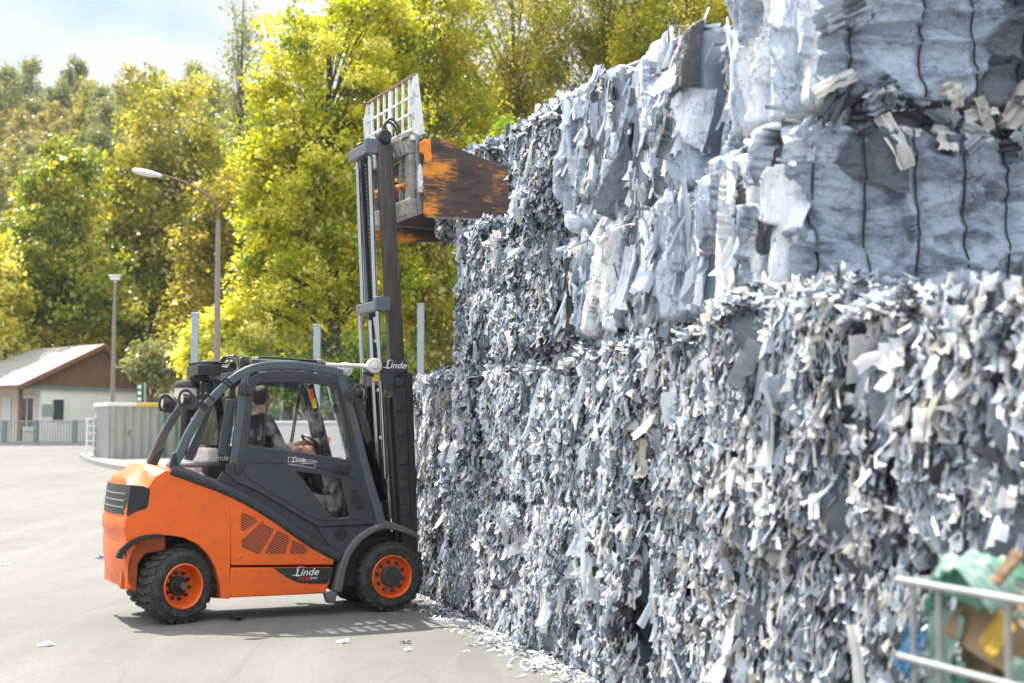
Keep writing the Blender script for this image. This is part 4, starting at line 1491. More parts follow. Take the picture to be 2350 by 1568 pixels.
# hair cap and ears
mb = MB()
bm = bmesh.new()
bmesh.ops.create_uvsphere(bm, u_segments=24, v_segments=16, radius=1)
for v in list(bm.verts):
    v.co = Vector((v.co.x * .108, v.co.y * .086, v.co.z * .112))
drop = []
for f in bm.faces:
    c = f.calc_center_median()
    if c.dot(fdir) > .038 + .25 * max(0, c.dot(fup) - .05) or (c.dot(fup) < -.02 and c.dot(fdir) > -.012) or c.z < -.085:
        drop.append(f)
bmesh.ops.delete(bm, geom=drop, context='FACES')
bm.normal_update()
mb.add_bm(bm)
hair = mb.build('hair', M['hair'], person, smooth=60)
hair.location = hc + Vector((-.018, 0, .028))
sol = hair.modifiers.new('thick', 'SOLIDIFY')
sol.thickness, sol.offset = .012, 0
mb = MB()
for s in (-1, 1):
    mb.lathe([(.004, -.008), (.022, -.004), (.026, .004), (.012, .010), (.001, .008)], tuple(hc + Vector((-.012, s * .076, -.012))), 'Y', 14)
mb.build('ear', M['skin'], person)

# ================================================================== BALE WALL
WP0 = np.array([2.24, 5.0, 0.0])
WW = np.array([-.289, .957, 0.0]); WW /= np.linalg.norm(WW)
WN = np.array([-WW[1], WW[0], 0.0])      # outward from the wall
WROT = math.atan2(WW[1], WW[0])


def wall_pt(t, c, z):
    return WP0 + WW * t + WN * c + np.array([0, 0, z])


def t_at(d): return (d - 5.0) / .957


def strip_mesh(rng, cen, L, Wv, Nn, l, w, nu, nv, curl, jit, folds=0.0):
    """Small bent sheets: centres, length / width / normal axes, sizes -> verts, faces."""
    N = len(cen)
    su = np.linspace(-.5, .5, nu); sv = np.linspace(-.5, .5, nv)
    U, Vv = np.meshgrid(su, sv)
    U, Vv = U.ravel(), Vv.ravel()
    K = len(U)
    du = U[None, :] * w[:, None]
    taper = 1 - rng.uniform(0, .5, N)[:, None] * (Vv[None, :] + .5) * rng.integers(0, 2, N)[:, None]
    du = du * taper
    dv = Vv[None, :] * l[:, None]
    if nu == 3:
        rowk = np.round((Vv + .5) * 2).astype(int)
        du = du * rng.uniform(.25, 1.15, (N, 3))[:, rowk] + (rng.normal(0, .28, (N, 3))[:, rowk]) * w[:, None]
    dn = curl[:, None] * w[:, None] * (np.abs(U[None, :]) ** 2 * 4 - .5) + (rng.normal(0, .2, N) * l)[:, None] * (Vv[None, :] ** 2)
    if folds > 0:
        for k in range(4):
            fr = rng.uniform(6, 26, N)[:, None]
            ph = rng.uniform(0, 6.28, N)[:, None]
            sl = rng.normal(0, 5, N)[:, None]
            dn = dn + folds / (1 + .5 * k) * np.sin(fr * (1 + .6 * k) * du / np.maximum(w[:, None], .1) * .9 + sl * dv + ph) * (w[:, None])
    P = (cen[:, None, :] + Wv[:, None, :] * du[..., None] + L[:, None, :] * dv[..., None] + Nn[:, None, :] * dn[..., None])
    P = P + rng.normal(0, 1, (N, K, 3)) * (jit * w)[:, None, None]
    q = []
    for j in range(nv - 1):
        for i in range(nu - 1):
            q.append((j * nu + i, j * nu + i + 1, (j + 1) * nu + i + 1, (j + 1) * nu + i))
    q = np.array(q)
    F = (np.arange(N) * K)[:, None, None] + q[None]
    return P.reshape(-1, 3), F.reshape(-1, 4), K


def unit(a):
    return a / np.maximum(np.linalg.norm(a, axis=-1, keepdims=True), 1e-9)


def tone_pick(rng, N, w):
    """w: share of dark, slate, blue grey, pale, white, cream."""
    b = rng.choice(6, N, p=np.array(w) / sum(w))
    lo = np.array([.02, .16, .36, .52, .70, .90]); hi = np.array([.14, .34, .52, .66, .88, 1.0])
    return lo[b] + (hi[b] - lo[b]) * rng.random(N)


def face_flakes(rng, size, face, N, lmean, wmean, tones, spread=50, tilt=18, sheet=0, bulge=.05, lean=0):
    """Flakes over one face of a bale of half sizes size=(hx, hy, h)."""
    hx, hy, h = size
    o, a, b, n, La, Lb = {
        'front': ((-hx, hy, 0), (1, 0, 0), (0, 0, 1), (0, 1, 0), 2 * hx, h),
        'far': ((hx, -hy, 0), (0, 1, 0), (0, 0, 1), (1, 0, 0), 2 * hy, h),
        'near': ((-hx, -hy, 0), (0, 1, 0), (0, 0, 1), (-1, 0, 0), 2 * hy, h),
        'top': ((-hx, -hy, h), (1, 0, 0), (0, 1, 0), (0, 0, 1), 2 * hx, 2 * hy)}[face]
    o, a, b, n = [np.array(k, float) for k in (o, a, b, n)]
    ua, ub = rng.random(N), rng.random(N)
    if sheet and face != 'top':
        ub = .10 + .84 * ub
    if face == 'top':
        ub = 1 - ub ** 1.6 * .8
    ph = rng.uniform(0, 6.28, 4)
    wob = bulge * (np.sin(ua * 5 + ph[0]) * np.cos(ub * 4 + ph[1]) + .6 * np.sin(ua * 11 + ph[2]) * np.sin(ub * 9 + ph[3]))
    ed = np.maximum(np.abs(ua * 2 - 1), np.abs(ub * 2 - 1)) ** 8 * .11
    off = wob - ed + rng.normal(0, .011, N) - .01
    cen = o + a * (ua * La)[:, None] + b * (ub * Lb)[:, None] + n * off[:, None]
    phi = np.radians(rng.normal(lean, tilt, N))
    if face == 'top': phi = rng.uniform(0, 6.28, N)
    L = b * np.cos(phi)[:, None] + a * np.sin(phi)[:, None]
    th = np.radians(rng.normal(0, spread, N))
    W0 = np.cross(L, n)
    Nn = n * np.cos(th)[:, None] + W0 * np.sin(th)[:, None]
    al = np.radians(rng.normal(12, 13, N))
    Nn, L = unit(Nn * np.cos(al)[:, None] + L * np.sin(al)[:, None]), unit(L * np.cos(al)[:, None] - Nn * np.sin(al)[:, None])
    Wv = np.cross(L, Nn)
    l = lmean * np.exp(rng.normal(0, .42, N)); w = wmean * np.exp(rng.normal(0, .42, N))
    if sheet:
        P, F, K = strip_mesh(rng, cen, L, Wv, Nn, l, w, 9, 9, rng.normal(0, .10, N), .02, .11)
    else:
        P, F, K = strip_mesh(rng, cen, L, Wv, Nn, l, w, 3, 3, rng.normal(0, .26, N), .10)
    t = tone_pick(rng, N, tones)
    # pits: flakes set back and toned near black, painting in crevice shade
    if not sheet and face != 'top':
        nh = int(La * Lb * 5)
        hc_ = rng.random((nh, 2)); hr = rng.uniform(.03, .085, nh)
        dx_ = (ua[:, None] - hc_[None, :, 0]) * La; dz_ = (ub[:, None] - hc_[None, :, 1]) * Lb * .6
        hole = ((dx_ ** 2 + dz_ ** 2) < hr[None] ** 2).any(1) & (rng.random(N) < .8)
        t = np.where(hole, np.minimum(t, .16) * rng.random(N), t)
        P = P.reshape(N, K, 3) - (n * .07)[None, None] * hole[:, None, None]
        P = P.reshape(-1, 3)
    cl = np.sin(ua * 7 + ph[1]) * np.sin(ub * 6 + ph[2]) + .5 * np.sin(ua * 17 + ph[0]) * np.sin(ub * 13 + ph[3])  # clumps: whole handfuls of one colour pressed together
    t = np.where((cl > .85) & (rng.random(N) < .55), rng.uniform(.3, .52, N), t)
    t = np.where((cl < -.95) & (rng.random(N) < .55) & (not sheet), rng.uniform(.02, .25, N), t)
    return P, F, np.repeat(t, K)


def body_mesh(rng, size, inset, bumps=.05, tone=.06, res=14):
    hx, hy, h = size
    bm = bmesh.new()
    bmesh.ops.create_cube(bm, size=2)
    bmesh.ops.subdivide_edges(bm, edges=bm.edges[:], cuts=res, use_grid_fill=True)
    s = rng.uniform(0, 50)
    V = []
    for v in bm.verts:
        p = v.co
        q = Vector((abs(p.x) ** 10, abs(p.y) ** 10, abs(p.z) ** 10))
        k = (q.x + q.y + q.z) ** -.1
        p = p * (.25 + .75 * k) if k < 1 else p
        nn = mnoise.noise_vector(Vector((p.x * 3 * hx + s, p.y * 3 * hy, p.z * 3))) * bumps
        v.co = Vector((p.x * (hx - inset) + nn.x, p.y * (hy - inset) + nn.y, h / 2 + p.z * (h / 2 - inset * .4) + nn.z * .5))
    bm.verts.index_update()
    V = np.array([v.co[:] for v in bm.verts]); F = np.array([[v.index for v in f.verts] for f in bm.faces])
    bm.free()
    return V, F, np.full(len(V), tone)


def cell_face(rng, wid, h, ncell, tones, elong=2.6, step=.05, slope=.22, fold=.02, ffreq=38, res=.0125, edge=.10, swell=.05):
    """Front of a bale pressed from big sheets: each sheet a patch with its own tilt, depth, tone and long folds. XZ grid, y out."""
    nx_, nz_ = int(wid / res) + 1, int(h / res) + 1
    X, Zg = np.meshgrid(np.linspace(-wid / 2, wid / 2, nx_), np.linspace(0, h, nz_))
    x, z = X.ravel(), Zg.ravel()
    cx = rng.uniform(-wid / 2, wid / 2, ncell); cz = rng.uniform(0, h, ncell)
    sh = rng.normal(0, .35, ncell)
    s = rng.uniform(0, 40)
    wx = x + .035 * np.array([mnoise.noise((a * 5 + s, b * 5, 1)) for a, b in zip(x, z)])
    wz = z + .03 * np.array([mnoise.noise((a * 4, b * 4 + s, 7)) for a, b in zip(x, z)])
    dx = wx[:, None] - cx[None]; dz = wz[:, None] - cz[None]
    D = (dx + sh[None] * dz) ** 2 * elong ** 2 + dz ** 2
    k = np.argmin(D, 1)
    ii = np.arange(len(x))
    ddx, ddz = dx[ii, k], dz[ii, k]
    b0 = rng.normal(0, step, ncell); sx = rng.normal(0, slope, ncell); sz_ = rng.normal(-.04, slope * .22, ncell)
    fr = rng.uniform(.5, 1.6, ncell) * ffreq; fa = rng.uniform(.1, 1, ncell) * fold; ph = rng.uniform(0, 6.28, ncell); sk_ = rng.normal(0, .22, ncell)
    y = b0[k] + np.clip(sx[k] * ddx + sz_[k] * ddz, -.09, .09)
    q = fr[k] * (ddx + sk_[k] * ddz) + ph[k]
    y = y + fa[k] * (np.abs(np.sin(q)) - .5) + .4 * fa[k] * np.sin(2.3 * q + 4 * ddz)
    y = y + swell * np.array([mnoise.noise((a * 2.2 + s, b * 2.2, 11)) for a, b in zip(x, z)]) + (.012 * np.array([mnoise.noise((a * 15 + s, b * 3.5, 13)) for a, b in zip(x, z)]) if elong > 2 else .014 * np.array([1 - abs(mnoise.noise((a * 7 + s, b * 17, 13))) for a, b in zip(x, z)]) + .006 * np.array([mnoise.noise((a * 26 + s, b * 34, 3)) for a, b in zip(x, z)]))
    e = np.maximum(np.abs(x) / (wid / 2), np.abs(z / h * 2 - 1))
    y = y - edge * np.clip((e - .86) / .14, 0, 1) ** 2
    tt = tone_pick(rng, ncell, tones)
    T = tt[k]
    V = np.stack([x, y, z], 1)
    F = np.array([(j * nx_ + i, j * nx_ + i + 1, (j + 1) * nx_ + i + 1, (j + 1) * nx_ + i) for j in range(nz_ - 1) for i in range(nx_ - 1)])
    return V, F, T, (nx_, nz_)


MIX_CHIP = (.08, .10, .19, .18, .41, .04)
MIX_NEAR = (.09, .12, .18, .16, .35, .10)
MIX_SHEET = (.05, .07, .26, .28, .31, .03)
bale_n = [0]


def make_bale(label, t0, t1, z0, z1, c_out, depth, faces, dens=1.0, chip=(.085, .036), tones=MIX_CHIP, sheets=0, group='bales in the wall', lift=0.0, name='film_bale', sheet_size=(.34, .17), rz=0.0):
    bale_n[0] += 1
    rng = np.random.default_rng(100 + bale_n[0])
    hx, hy, h = (t1 - t0) / 2 - .006, depth / 2, z1 - z0
    parts = [body_mesh(rng, (hx, hy, h), .05, tone=.42 if sheets else .30)]
    cellparts = []
    for f in faces:
        area = {'front': 2 * hx * h, 'far': 2 * hy * h, 'near': 2 * hy * h, 'top': 4 * hx * hy * .6}[f]
        n = int(area * dens * (5.0 if not sheets else 2.2) / (chip[0] * chip[1]))
        if f == 'top': n = int(n * .7)
        parts.append(face_flakes(rng, (hx, hy, h), f, n, chip[0], chip[1], tones, spread=(36 if chip[1] > .021 else 52) if f != 'top' else 30))
        if sheets and f in ('front', 'far'):
            wd = 2 * hx if f == 'front' else 2 * hy
            V, F, T, _ = cell_face(rng, wd, h, int(sheets * wd * h * .16), MIX_SHEET, elong=5, step=.045, slope=.35, fold=.034, ffreq=36)
            if f == 'front':
                V = V + np.array([0, hy - .03, 0])
            else:
                V = np.stack([hx - .03 + V[:, 1], -V[:, 0], V[:, 2]], 1)
            cellparts.append((V, F, T))
        if sheets and f != 'top':
            m = int(area * sheets * .09)
            parts.append(face_flakes(rng, (hx, hy, h), f, m, sheet_size[0], sheet_size[1], MIX_SHEET, spread=12, tilt=6, sheet=1, bulge=.04))
        elif f != 'top':
            parts.append(face_flakes(rng, (hx, hy, h), f, int(area * 11), .17, .085, (.0, .06, .26, .24, .38, .06), spread=28, tilt=16, sheet=1))
    off, VV, FF, TT = 0, [], [], []
    for V, F, T in parts:
        VV.append(V); FF.append(F + off); TT.append(T)
        off += len(V)
    me = npmesh(name, np.concatenate(VV), np.concatenate(FF), np.concatenate(TT))
    o = link(name, me, None, [M['film']])
    if cellparts:
        off, VV, FF, TT = 0, [], [], []
        for V, F, T in cellparts:
            VV.append(V); FF.append(F + off); TT.append(T); off += len(V)
        link('pressed_sheets', npmesh('pressed_sheets', np.concatenate(VV), np.concatenate(FF), np.concatenate(TT)), o, [M['sheets']])
    p = wall_pt((t0 + t1) / 2, c_out - depth / 2, z0 + lift)
    o.location = tuple(p)
    o.rotation_euler = (0, 0, WROT + rz)
    return tag(o, label, 'bale', group)


ORD = ['first', 'second', 'third', 'fourth', 'fifth', 'sixth', 'seventh', 'eighth', 'ninth', 'tenth']
# lower two rows, from the forklift towards the camera
dcol = [16.35, 15.06, 13.63, 12.2, 10.85, 9.7, 8.25, 6.8, 5.0]
rj = random.Random(7)
TOPS = [2.43, 2.46, 2.45, 2.44, 2.50, 2.50, 2.55, 2.40]
for i in range(8):
    ta, tb = t_at(dcol[i + 1]), t_at(dcol[i])
    near = i >= 5
    for row in (0, 1):
        zmid = 1.20 + rj.uniform(-.04, .04)
        z0, z1 = (0, zmid) if row == 0 else (zmid, TOPS[i])
        faces = ['front'] + (['top'] if row else []) + (['far'] if i in (0, 6) else [])
        styl = [(.068, .034), (.060, .020), (.078, .042), (.066, .030), (.085, .044), (.074, .034), (.082, .040), (.080, .036)][(i + 3 * row) % 8]
        place = 'next to the forklift front wheel' if (i == 0) else ORD[i] + ' from the forklift'
        make_bale(f"shredded film bale, {'second row up' if row else 'bottom row'}, {place}", ta, tb, z0, z1, rj.uniform(-.06, .05) + (.15 if i >= 6 else 0), 1.15, faces,
                  dens=.95 if not near else .9, chip=styl if not near else (max(styl[0], .07) * 1.15, max(styl[1], .034)), tones=MIX_NEAR if near else MIX_CHIP, group='bales in the lower tier', sheets=0)
# upper tier, left end: fine chips, four flat bales
fine = (.060, .032)
cols = [(t_at(13.4), t_at(14.42)), (t_at(12.47), t_at(13.38))]
for i, (ta, tb) in enumerate(cols):
    for row, (z0, z1) in enumerate(((2.46, 3.15), (3.15, 3.86 if i == 0 else 3.66))):
        make_bale(f"flat fine chip bale, {'third' if row == 0 else 'fourth'} row, {'far end of the upper tier' if i == 0 else 'second from the far end'}", ta, tb, z0, z1, rj.uniform(-.04, .02), 1.3,
                  ['front'] + (['far'] if i == 0 else []) + (['top'] if row else []), dens=1.0, chip=fine, tones=(.08, .11, .21, .17, .38, .05), group='fine chip bales in the upper tier')
ta, tb = t_at(11.25), t_at(12.45)
for row, (z0, z1) in enumerate(((2.47, 3.5), (3.5, 4.46))):
    make_bale(f"bale of fine grey chips {'on the lower tier, just right of the clamp' if row == 0 else 'at the top of the stack, just right of the clamp'}", ta, tb, z0, z1, .02 + .03 * row, 1.3, ['front', 'far'] + (['top'] if row else []),
              dens=1.0, chip=fine, tones=(.14, .16, .24, .15, .27, .04), group='fine chip bales in the upper tier')
# upper tier, middle: crumpled sheets hanging in long folds
cc = [11.23, 10.05, 8.95, 8.2, 7.45]
ups = [(3.32, 4.50), (3.36, 4.46), (3.40, 4.35), (3.38, 4.32)]
for i in range(4):
    ta, tb = t_at(cc[i + 1]), t_at(cc[i])
    for row in (0, 1):
        z0, z1 = (2.5, ups[i][0]) if row == 0 else ups[i]
        c = [-.02, -.05, -.10, .0][i] if row == 0 else [-.03, -.12, -.32, -.38][i]
        dep = 1.45
        fcs = ['front', 'top']
        if i == 3: fcs = ['front', 'top', 'near']
        if row and i in (0, 2): fcs.append('far')
        make_bale(f"crumpled pale film bale, {'third row up' if row == 0 else 'top row'}, {ORD[i]} right of the fine chip stack", ta, tb, z0, z1, c, dep, fcs if not (i == 3) else ['front', 'top'],
                  dens=.42, chip=(.15, .042), tones=(.05, .07, .24, .26, .35, .03), sheets=80, group='crumpled sheet bales in the upper tier', sheet_size=(.30, .12))
# bale held in the clamp
gl_ = ROOT + HX * 1.66 + HY * .30
o = make_bale('loose bale of grey chips gripped between the two clamp plates high on the stack', 0, 1.05, 0, .97, 0, 1.55, ['front', 'far', 'near', 'top'], chip=fine, tones=(.10, .2, .3, .14, .2, .06), group='bale in the clamp')
o.location = (gl_[0], gl_[1], 4.0)
o.rotation_euler = (0, 0, YAW + math.pi)
del o['group']


# strapped bales at the near end of the upper tier: smooth creased wrap with straps
def strapped(label, c0, c1, z0, z1, t_face, depth, seed, straps, nsheets=14):
    rng = np.random.default_rng(seed)
    wid, h = abs(c1 - c0), z1 - z0
    V, F, T, (nx_, nz_) = cell_face(rng, wid, h, 17, (.02, .26, .62, .03, .0, .07), elong=.8, step=.022, slope=.10, fold=.012, ffreq=26, edge=.13, swell=.10)
    xs = V[:, 0]
    dep_ = np.zeros(len(V))
    for s in straps:
        dep_ += .035 * np.exp(-((xs - s * wid - .008 * np.sin(V[:, 2] * 5 + s * 9)) / .035) ** 2)
    ridge = np.array([(1 - abs(mnoise.noise((a * 2.0 + seed, c * 5.5, seed * .7)))) ** 5 for a, b, c in V])
    V[:, 1] = -(V[:, 1] - dep_ + .045 * ridge)
    # torn, dark and cream sheets show where the bale ends at the top and bottom edge
    bandm = np.array([mnoise.noise((a * 6 + seed, c * 3, 5)) for a, b, c in V])
    rim = np.minimum(V[:, 2], h - V[:, 2]) < .06 + .09 * bandm
    T = np.where(rim, np.where(bandm > .12, .93, np.where(bandm < -.05, .05, .22)), T)
    V = [tuple(v) for v in V]
    root = empty('strapped_bale', tuple(WP0 + WW * t_face + WN * ((c0 + c1) / 2) + np.array([0, 0, z0])), WROT + math.pi / 2 + math.pi, label, 'bale', 'strapped bales at the near end')
    root.rotation_euler = (0, 0, math.atan2(-WN[1], -WN[0]))
    # rest of the box
    nb = len(V)
    me_v = list(V)
    mb = MB()
    wrap = link('wrap', npmesh('wrap', np.array(V), F[:, ::-1], T), root, [M['wrap']])
    sv, sf, stn, _ = cell_face(rng, depth, h, int(13 * depth * h), MIX_SHEET, elong=5, step=.04, slope=.35, fold=.03, ffreq=36, edge=.12)
    link('side_sheets', npmesh('side_sheets', np.stack([-wid / 2 + .05 - sv[:, 1], depth / 2 + .08 - sv[:, 0], sv[:, 2]], 1), sf, stn), root, [M['sheets']])
    mb.box((0, .12 + depth / 2, h / 2), (wid * .84, depth - .1, h * .9))
    mb.build('core', M['seat'], root)
    st = MB()
    for s in straps:
        st = MB()
        pts = []
        for z in np.linspace(.02, h - .01, 24):
            x = s * wid + .008 * math.sin(z * 5 + s * 9)
            i = min(nx_ - 1, max(0, int((x + wid / 2) / wid * (nx_ - 1))))
            j = min(nz_ - 1, int(z / h * (nz_ - 1)))
            pts.append((x, V[j * nx_ + i][1] - .006, z))
        st.tube(pts, .006, 6)
        st.build('strap', M['black'], root)
    # torn sheets at seams and corners
    parts = []
    N = nsheets * 2
    cx = rng.uniform(-wid / 2, wid / 2, N)
    edge = rng.random(N)
    cz = np.where(edge < .46, h - np.abs(rng.normal(0, .055, N)), np.where(edge < .86, np.abs(rng.normal(0, .055, N)), rng.uniform(0, h, N)))
    cx = np.where(edge >= .90, -wid / 2 + np.abs(rng.normal(0, .08, N)), cx)
    cen = np.stack([cx, rng.normal(-.045, .02, N) + np.where((cz < .08) | (cz > h - .08), .05, 0), cz], 1)
    n = unit(np.stack([rng.normal(0, .25, N), -np.ones(N), rng.normal(.1, .3, N)], 1))
    phi = rng.normal(math.pi / 2, .7, N)
    up = np.stack([np.sin(phi), np.zeros(N), np.cos(phi)], 1)
    W_ = unit(np.cross(up, n)); L_ = np.cross(n, W_)
    P, Fq, K = strip_mesh(rng, cen, L_, W_, n, np.minimum(.34, .20 * np.exp(rng.normal(0, .4, N))), .11 * np.exp(rng.normal(0, .35, N)), 9, 9, rng.normal(0, .08, N), .035, .12)
    T = np.repeat(tone_pick(rng, N, (.22, .20, .22, .08, .10, .18)), K)
    parts.append((P, Fq, T))
    # lit crumpled end facing along the wall (local -x side)
    N = int(depth * h * 0) + 1
    me = npmesh('torn_film', parts[0][0], parts[0][1], parts[0][2])
    link('torn_film', me, root, [M['film']])['kind'] = 'stuff'
    return root


tf = t_at(7.45) - .02
strapped('smooth blue grey strapped bale facing the camera, lower of the two', .02, -1.52, 2.45, 3.47, tf, 1.1, 11, (-.42, -.22, -.03, .17, .36, .47))
strapped('smooth blue grey strapped bale with torn dark film, top one of the stack', -.16, -1.72, 3.54, 4.62, tf - .02, 1.1, 23, (-.40, -.12, .10, .30, .45), 24)
strapped('strapped bale at the edge of the picture, behind the near lower tier', -1.56, -3.1, 2.45, 3.45, tf + .1, 1.1, 31, (-.4, -.2, 0, .2, .4))
strapped('upper strapped bale at the edge of the picture', -1.70, -3.2, 3.48, 4.6, tf + .16, 1.1, 37, (-.4, -.2, 0, .2, .4), 20)

# litter along the foot of the wall
rng = np.random.default_rng(5)
N = 2200
t = rng.uniform(t_at(7.5), t_at(16.0), N)
c = np.abs(rng.normal(0, .11, N)) + .0
c = np.where(rng.random(N) < .14, c + rng.random(N) * .32, c)
cen = WP0 + WW * t[:, None] + WN * c[:, None]
cen[:, 2] = .012 + np.abs(rng.normal(0, .012, N))
a = rng.uniform(0, 6.28, N)
n = unit(np.stack([rng.normal(0, .3, N), rng.normal(0, .3, N), np.ones(N)], 1))
L_ = np.stack([np.cos(a), np.sin(a), np.zeros(N)], 1)
W_ = unit(np.cross(L_, n)); L_ = np.cross(n, W_)
P, F, K = strip_mesh(rng, cen, L_, W_, n, np.minimum(.12, .045 * np.exp(rng.normal(0, .5, N))), np.minimum(.06, .024 * np.exp(rng.normal(0, .5, N))), 3, 3, rng.normal(0, .2, N), .10)
P[:, 2] = np.maximum(P[:, 2], .006)
o = link('litter', npmesh('litter', P, F, np.repeat(tone_pick(rng, N, (.08, .12, .2, .2, .3, .1)), K)), None, [M['film']])
tag(o, 'loose film scraps lying along the foot of the bale wall', 'litter', kind='stuff')
# single scraps on the yard
scr = [((540, 1424), .11, .05, 'small black scrap on the yard in front of the rear wheel shadow'), ((928, 1477), .06, .1, 'crumpled grey scrap on the sunlit yard'),
       ((786, 1476), .08, .8, 'pale flat scrap in front of the forklift shadow'), ((940, 1495), .05, .75, 'thin white scrap near the middle of the yard'),
       ((113, 1482), .09, .8, 'small white scrap on the sunlit yard at far left'), ((1232, 1503), .16, .78, 'white torn scrap apart from the foot of the bale wall'),
       ((228, 1283), .10, .3, 'dark leaf-like scrap behind the counterweight'), ((12, 1298), .08, .7, 'pale scrap at the left margin of the yard')]
for (p, s, tn, lab) in scr:
    g = at_ground(*p)
    rr = np.random.default_rng(int(p[0]))
    n = unit(rr.normal(0, .25, (3, 3)) + np.array([0, 0, 1]))
    a = rr.uniform(0, 6.28, 3)
    L_ = np.stack([np.cos(a), np.sin(a), np.zeros(3)], 1)
    W_ = unit(np.cross(L_, n)); L_ = np.cross(n, W_)
    cen = rr.normal(0, s * .25, (3, 3)); cen[:, 2] = .02
    P, F, K = strip_mesh(rr, cen, L_, W_, n, np.full(3, s), np.full(3, s * .55), 5, 5, rr.normal(0, .3, 3), .05)
    P[:, 2] = np.maximum(P[:, 2], .005)
    o = link('film_scrap', npmesh('film_scrap', P, F, np.full(len(P), tn)), None, [M['film']])
    o.location = (g[0], g[1], 0)
    tag(o, lab, 'scrap', 'loose scraps on the yard')

# ================================================================== MESH CRATE (near corner)
M['galv'] = pmat('galvanised_tube', (0.36, 0.36, 0.355), 0.45, 0.3, 0.15, 12, 0, 50, 0, (.3, .29, .27), .4)
M['card'] = pmat('brown_cardboard', (0.36, 0.24, 0.14), 0.8, 0, 0.12, 6, .1, 80, 0, (.24, .16, .10), .5)
M['card2'] = pmat('grey_brown_cardboard', (0.27, 0.20, 0.135), 0.8, 0, 0.12, 6, .1, 80)
M['ochre'] = pmat('ochre_card', (0.42, 0.26, 0.03), 0.7, 0, 0.1, 6)


def film_plain(name, col, trans=.35):
    m, nt, b = new_mat(name)
    nt.links.new(ramp(nt, noise_out(nt, 7, 6), [(.3, [c * .8 for c in col]), (.7, col)]), b.inputs['Base Color'])
    b.inputs['Roughness'].default_value = .3
    tr = nd(nt, 'ShaderNodeBsdfTranslucent'); tr.inputs['Color'].default_value = c4(col)
    mx_ = nt.nodes.new('ShaderNodeMixShader'); mx_.inputs[0].default_value = trans
    nt.links.new(b.outputs[0], mx_.inputs[1]); nt.links.new(tr.outputs[0], mx_.inputs[2])
    nt.links.new(mx_.outputs[0], nt.nodes['Material Output'].inputs['Surface'])
    return m


M['green'] = film_plain('pale_green_plastic', (0.42, 0.60, 0.52))
M['green2'] = film_plain('green_plastic', (0.20, 0.46, 0.33))
M['blue'] = film_plain('blue_plastic', (0.09, 0.27, 0.50), .2)
C0 = at_depth(2068, 1332, 4.65)
ZT = C0[2]
cx_, cy_ = C0[0], C0[1]
crate = empty('mesh_crate', (cx_, cy_, 0), math.atan2(-.957, .300), 'galvanised tube crate full of cardboard and green film in the near corner', 'crate')
# local x runs towards the camera, local y away from the wall is -; inward is +y
LW, DW = 1.15, .85
mb = MB()
for z in (ZT, ZT - .245, .62, .18):
    mb.tube([(-.02, 0, z), (LW + .02, 0, z)], .012, 10)
    mb.tube([(-.02, DW, z), (LW + .02, DW, z)], .012, 10)
    mb.tube([(0, -.0, z - .001), (0, DW, z - .001)], .011, 10)
    mb.tube([(LW, 0, z - .001), (LW, DW, z - .001)], .011, 10)
mb.build('rail', M['galv'], crate)
for (x, y) in ((.05, .012), (LW - .03, .012), (.05, DW - .012), (LW - .03, DW - .012)):
    MB().tube([(x, y, .0), (x, y, ZT)], .0125, 10).build('post', M['galv'], crate)
mb = MB()
for x in (.19, .53, .70, .87):
    mb.tube([(x, .012, .17), (x, .012, ZT)], .011, 8)
    mb.tube([(x, DW - .012, .17), (x, DW - .012, ZT)], .012, 8)
for y in (.14, .30, .46, .62):
    mb.tube([(.012, y, .17), (.012, y, ZT)], .011, 8)
    mb.tube([(LW - .012, y, .17), (LW - .012, y, ZT)], .011, 8)
mb.build('bar', M['galv'], crate)
MB().box((LW / 2, DW / 2, .15), (LW, DW, .03)).build('floor_plate', M['galv'], crate)


def crate_pt(x, y, z):
    c, s = -.0, 0
    a = math.atan2(-.957, .300)
    return (cx_ + x * math.cos(a) - y * math.sin(a), cy_ + x * math.sin(a) + y * math.cos(a), z)


CR = math.atan2(-.957, .300)


def loose_sheet(name, mat, label, cat, pos, size, rot, curl=.15, seed=1, thick=.006, rag=.03):
    rr = np.random.default_rng(seed)
    nu, nv = 26, 26
    V = []
    s = rr.uniform(0, 40)
    for j in range(nv):
        for i in range(nu):
            u, v = i / (nu - 1) - .5, j / (nv - 1) - .5
            x, y = u * size[0] * (1 + rag * 4 * mnoise.noise((v * 3, s, 1))), v * size[1] * (1 + rag * 4 * mnoise.noise((u * 3, s, 5)))
            kk = 1.0 if rag > .02 else .12
            z = curl * (u * u * 4 * size[0]) + kk * (.03 * mnoise.noise((u * 3 + s, v * 3, 0)) + .022 * mnoise.noise((u * 9 + s, v * 9, 0)) + .012 * (1 - abs(mnoise.noise((u * 14 + s, v * 14, 4)))))
            V.append((x, y, z))
    F = [(j * nu + i, j * nu + i + 1, (j + 1) * nu + i + 1, (j + 1) * nu + i) for j in range(nv - 1) for i in range(nu - 1)]
    o = link(name, npmesh(name, np.array(V), np.array(F), None, rag <= .02), None, [mat])
    so = o.modifiers.new('thick', 'SOLIDIFY'); so.thickness = thick; so.offset = 0
    o.location = crate_pt(*pos)
    o.rotation_euler = (rot[0], rot[1], CR + rot[2])
    return tag(o, label, cat)


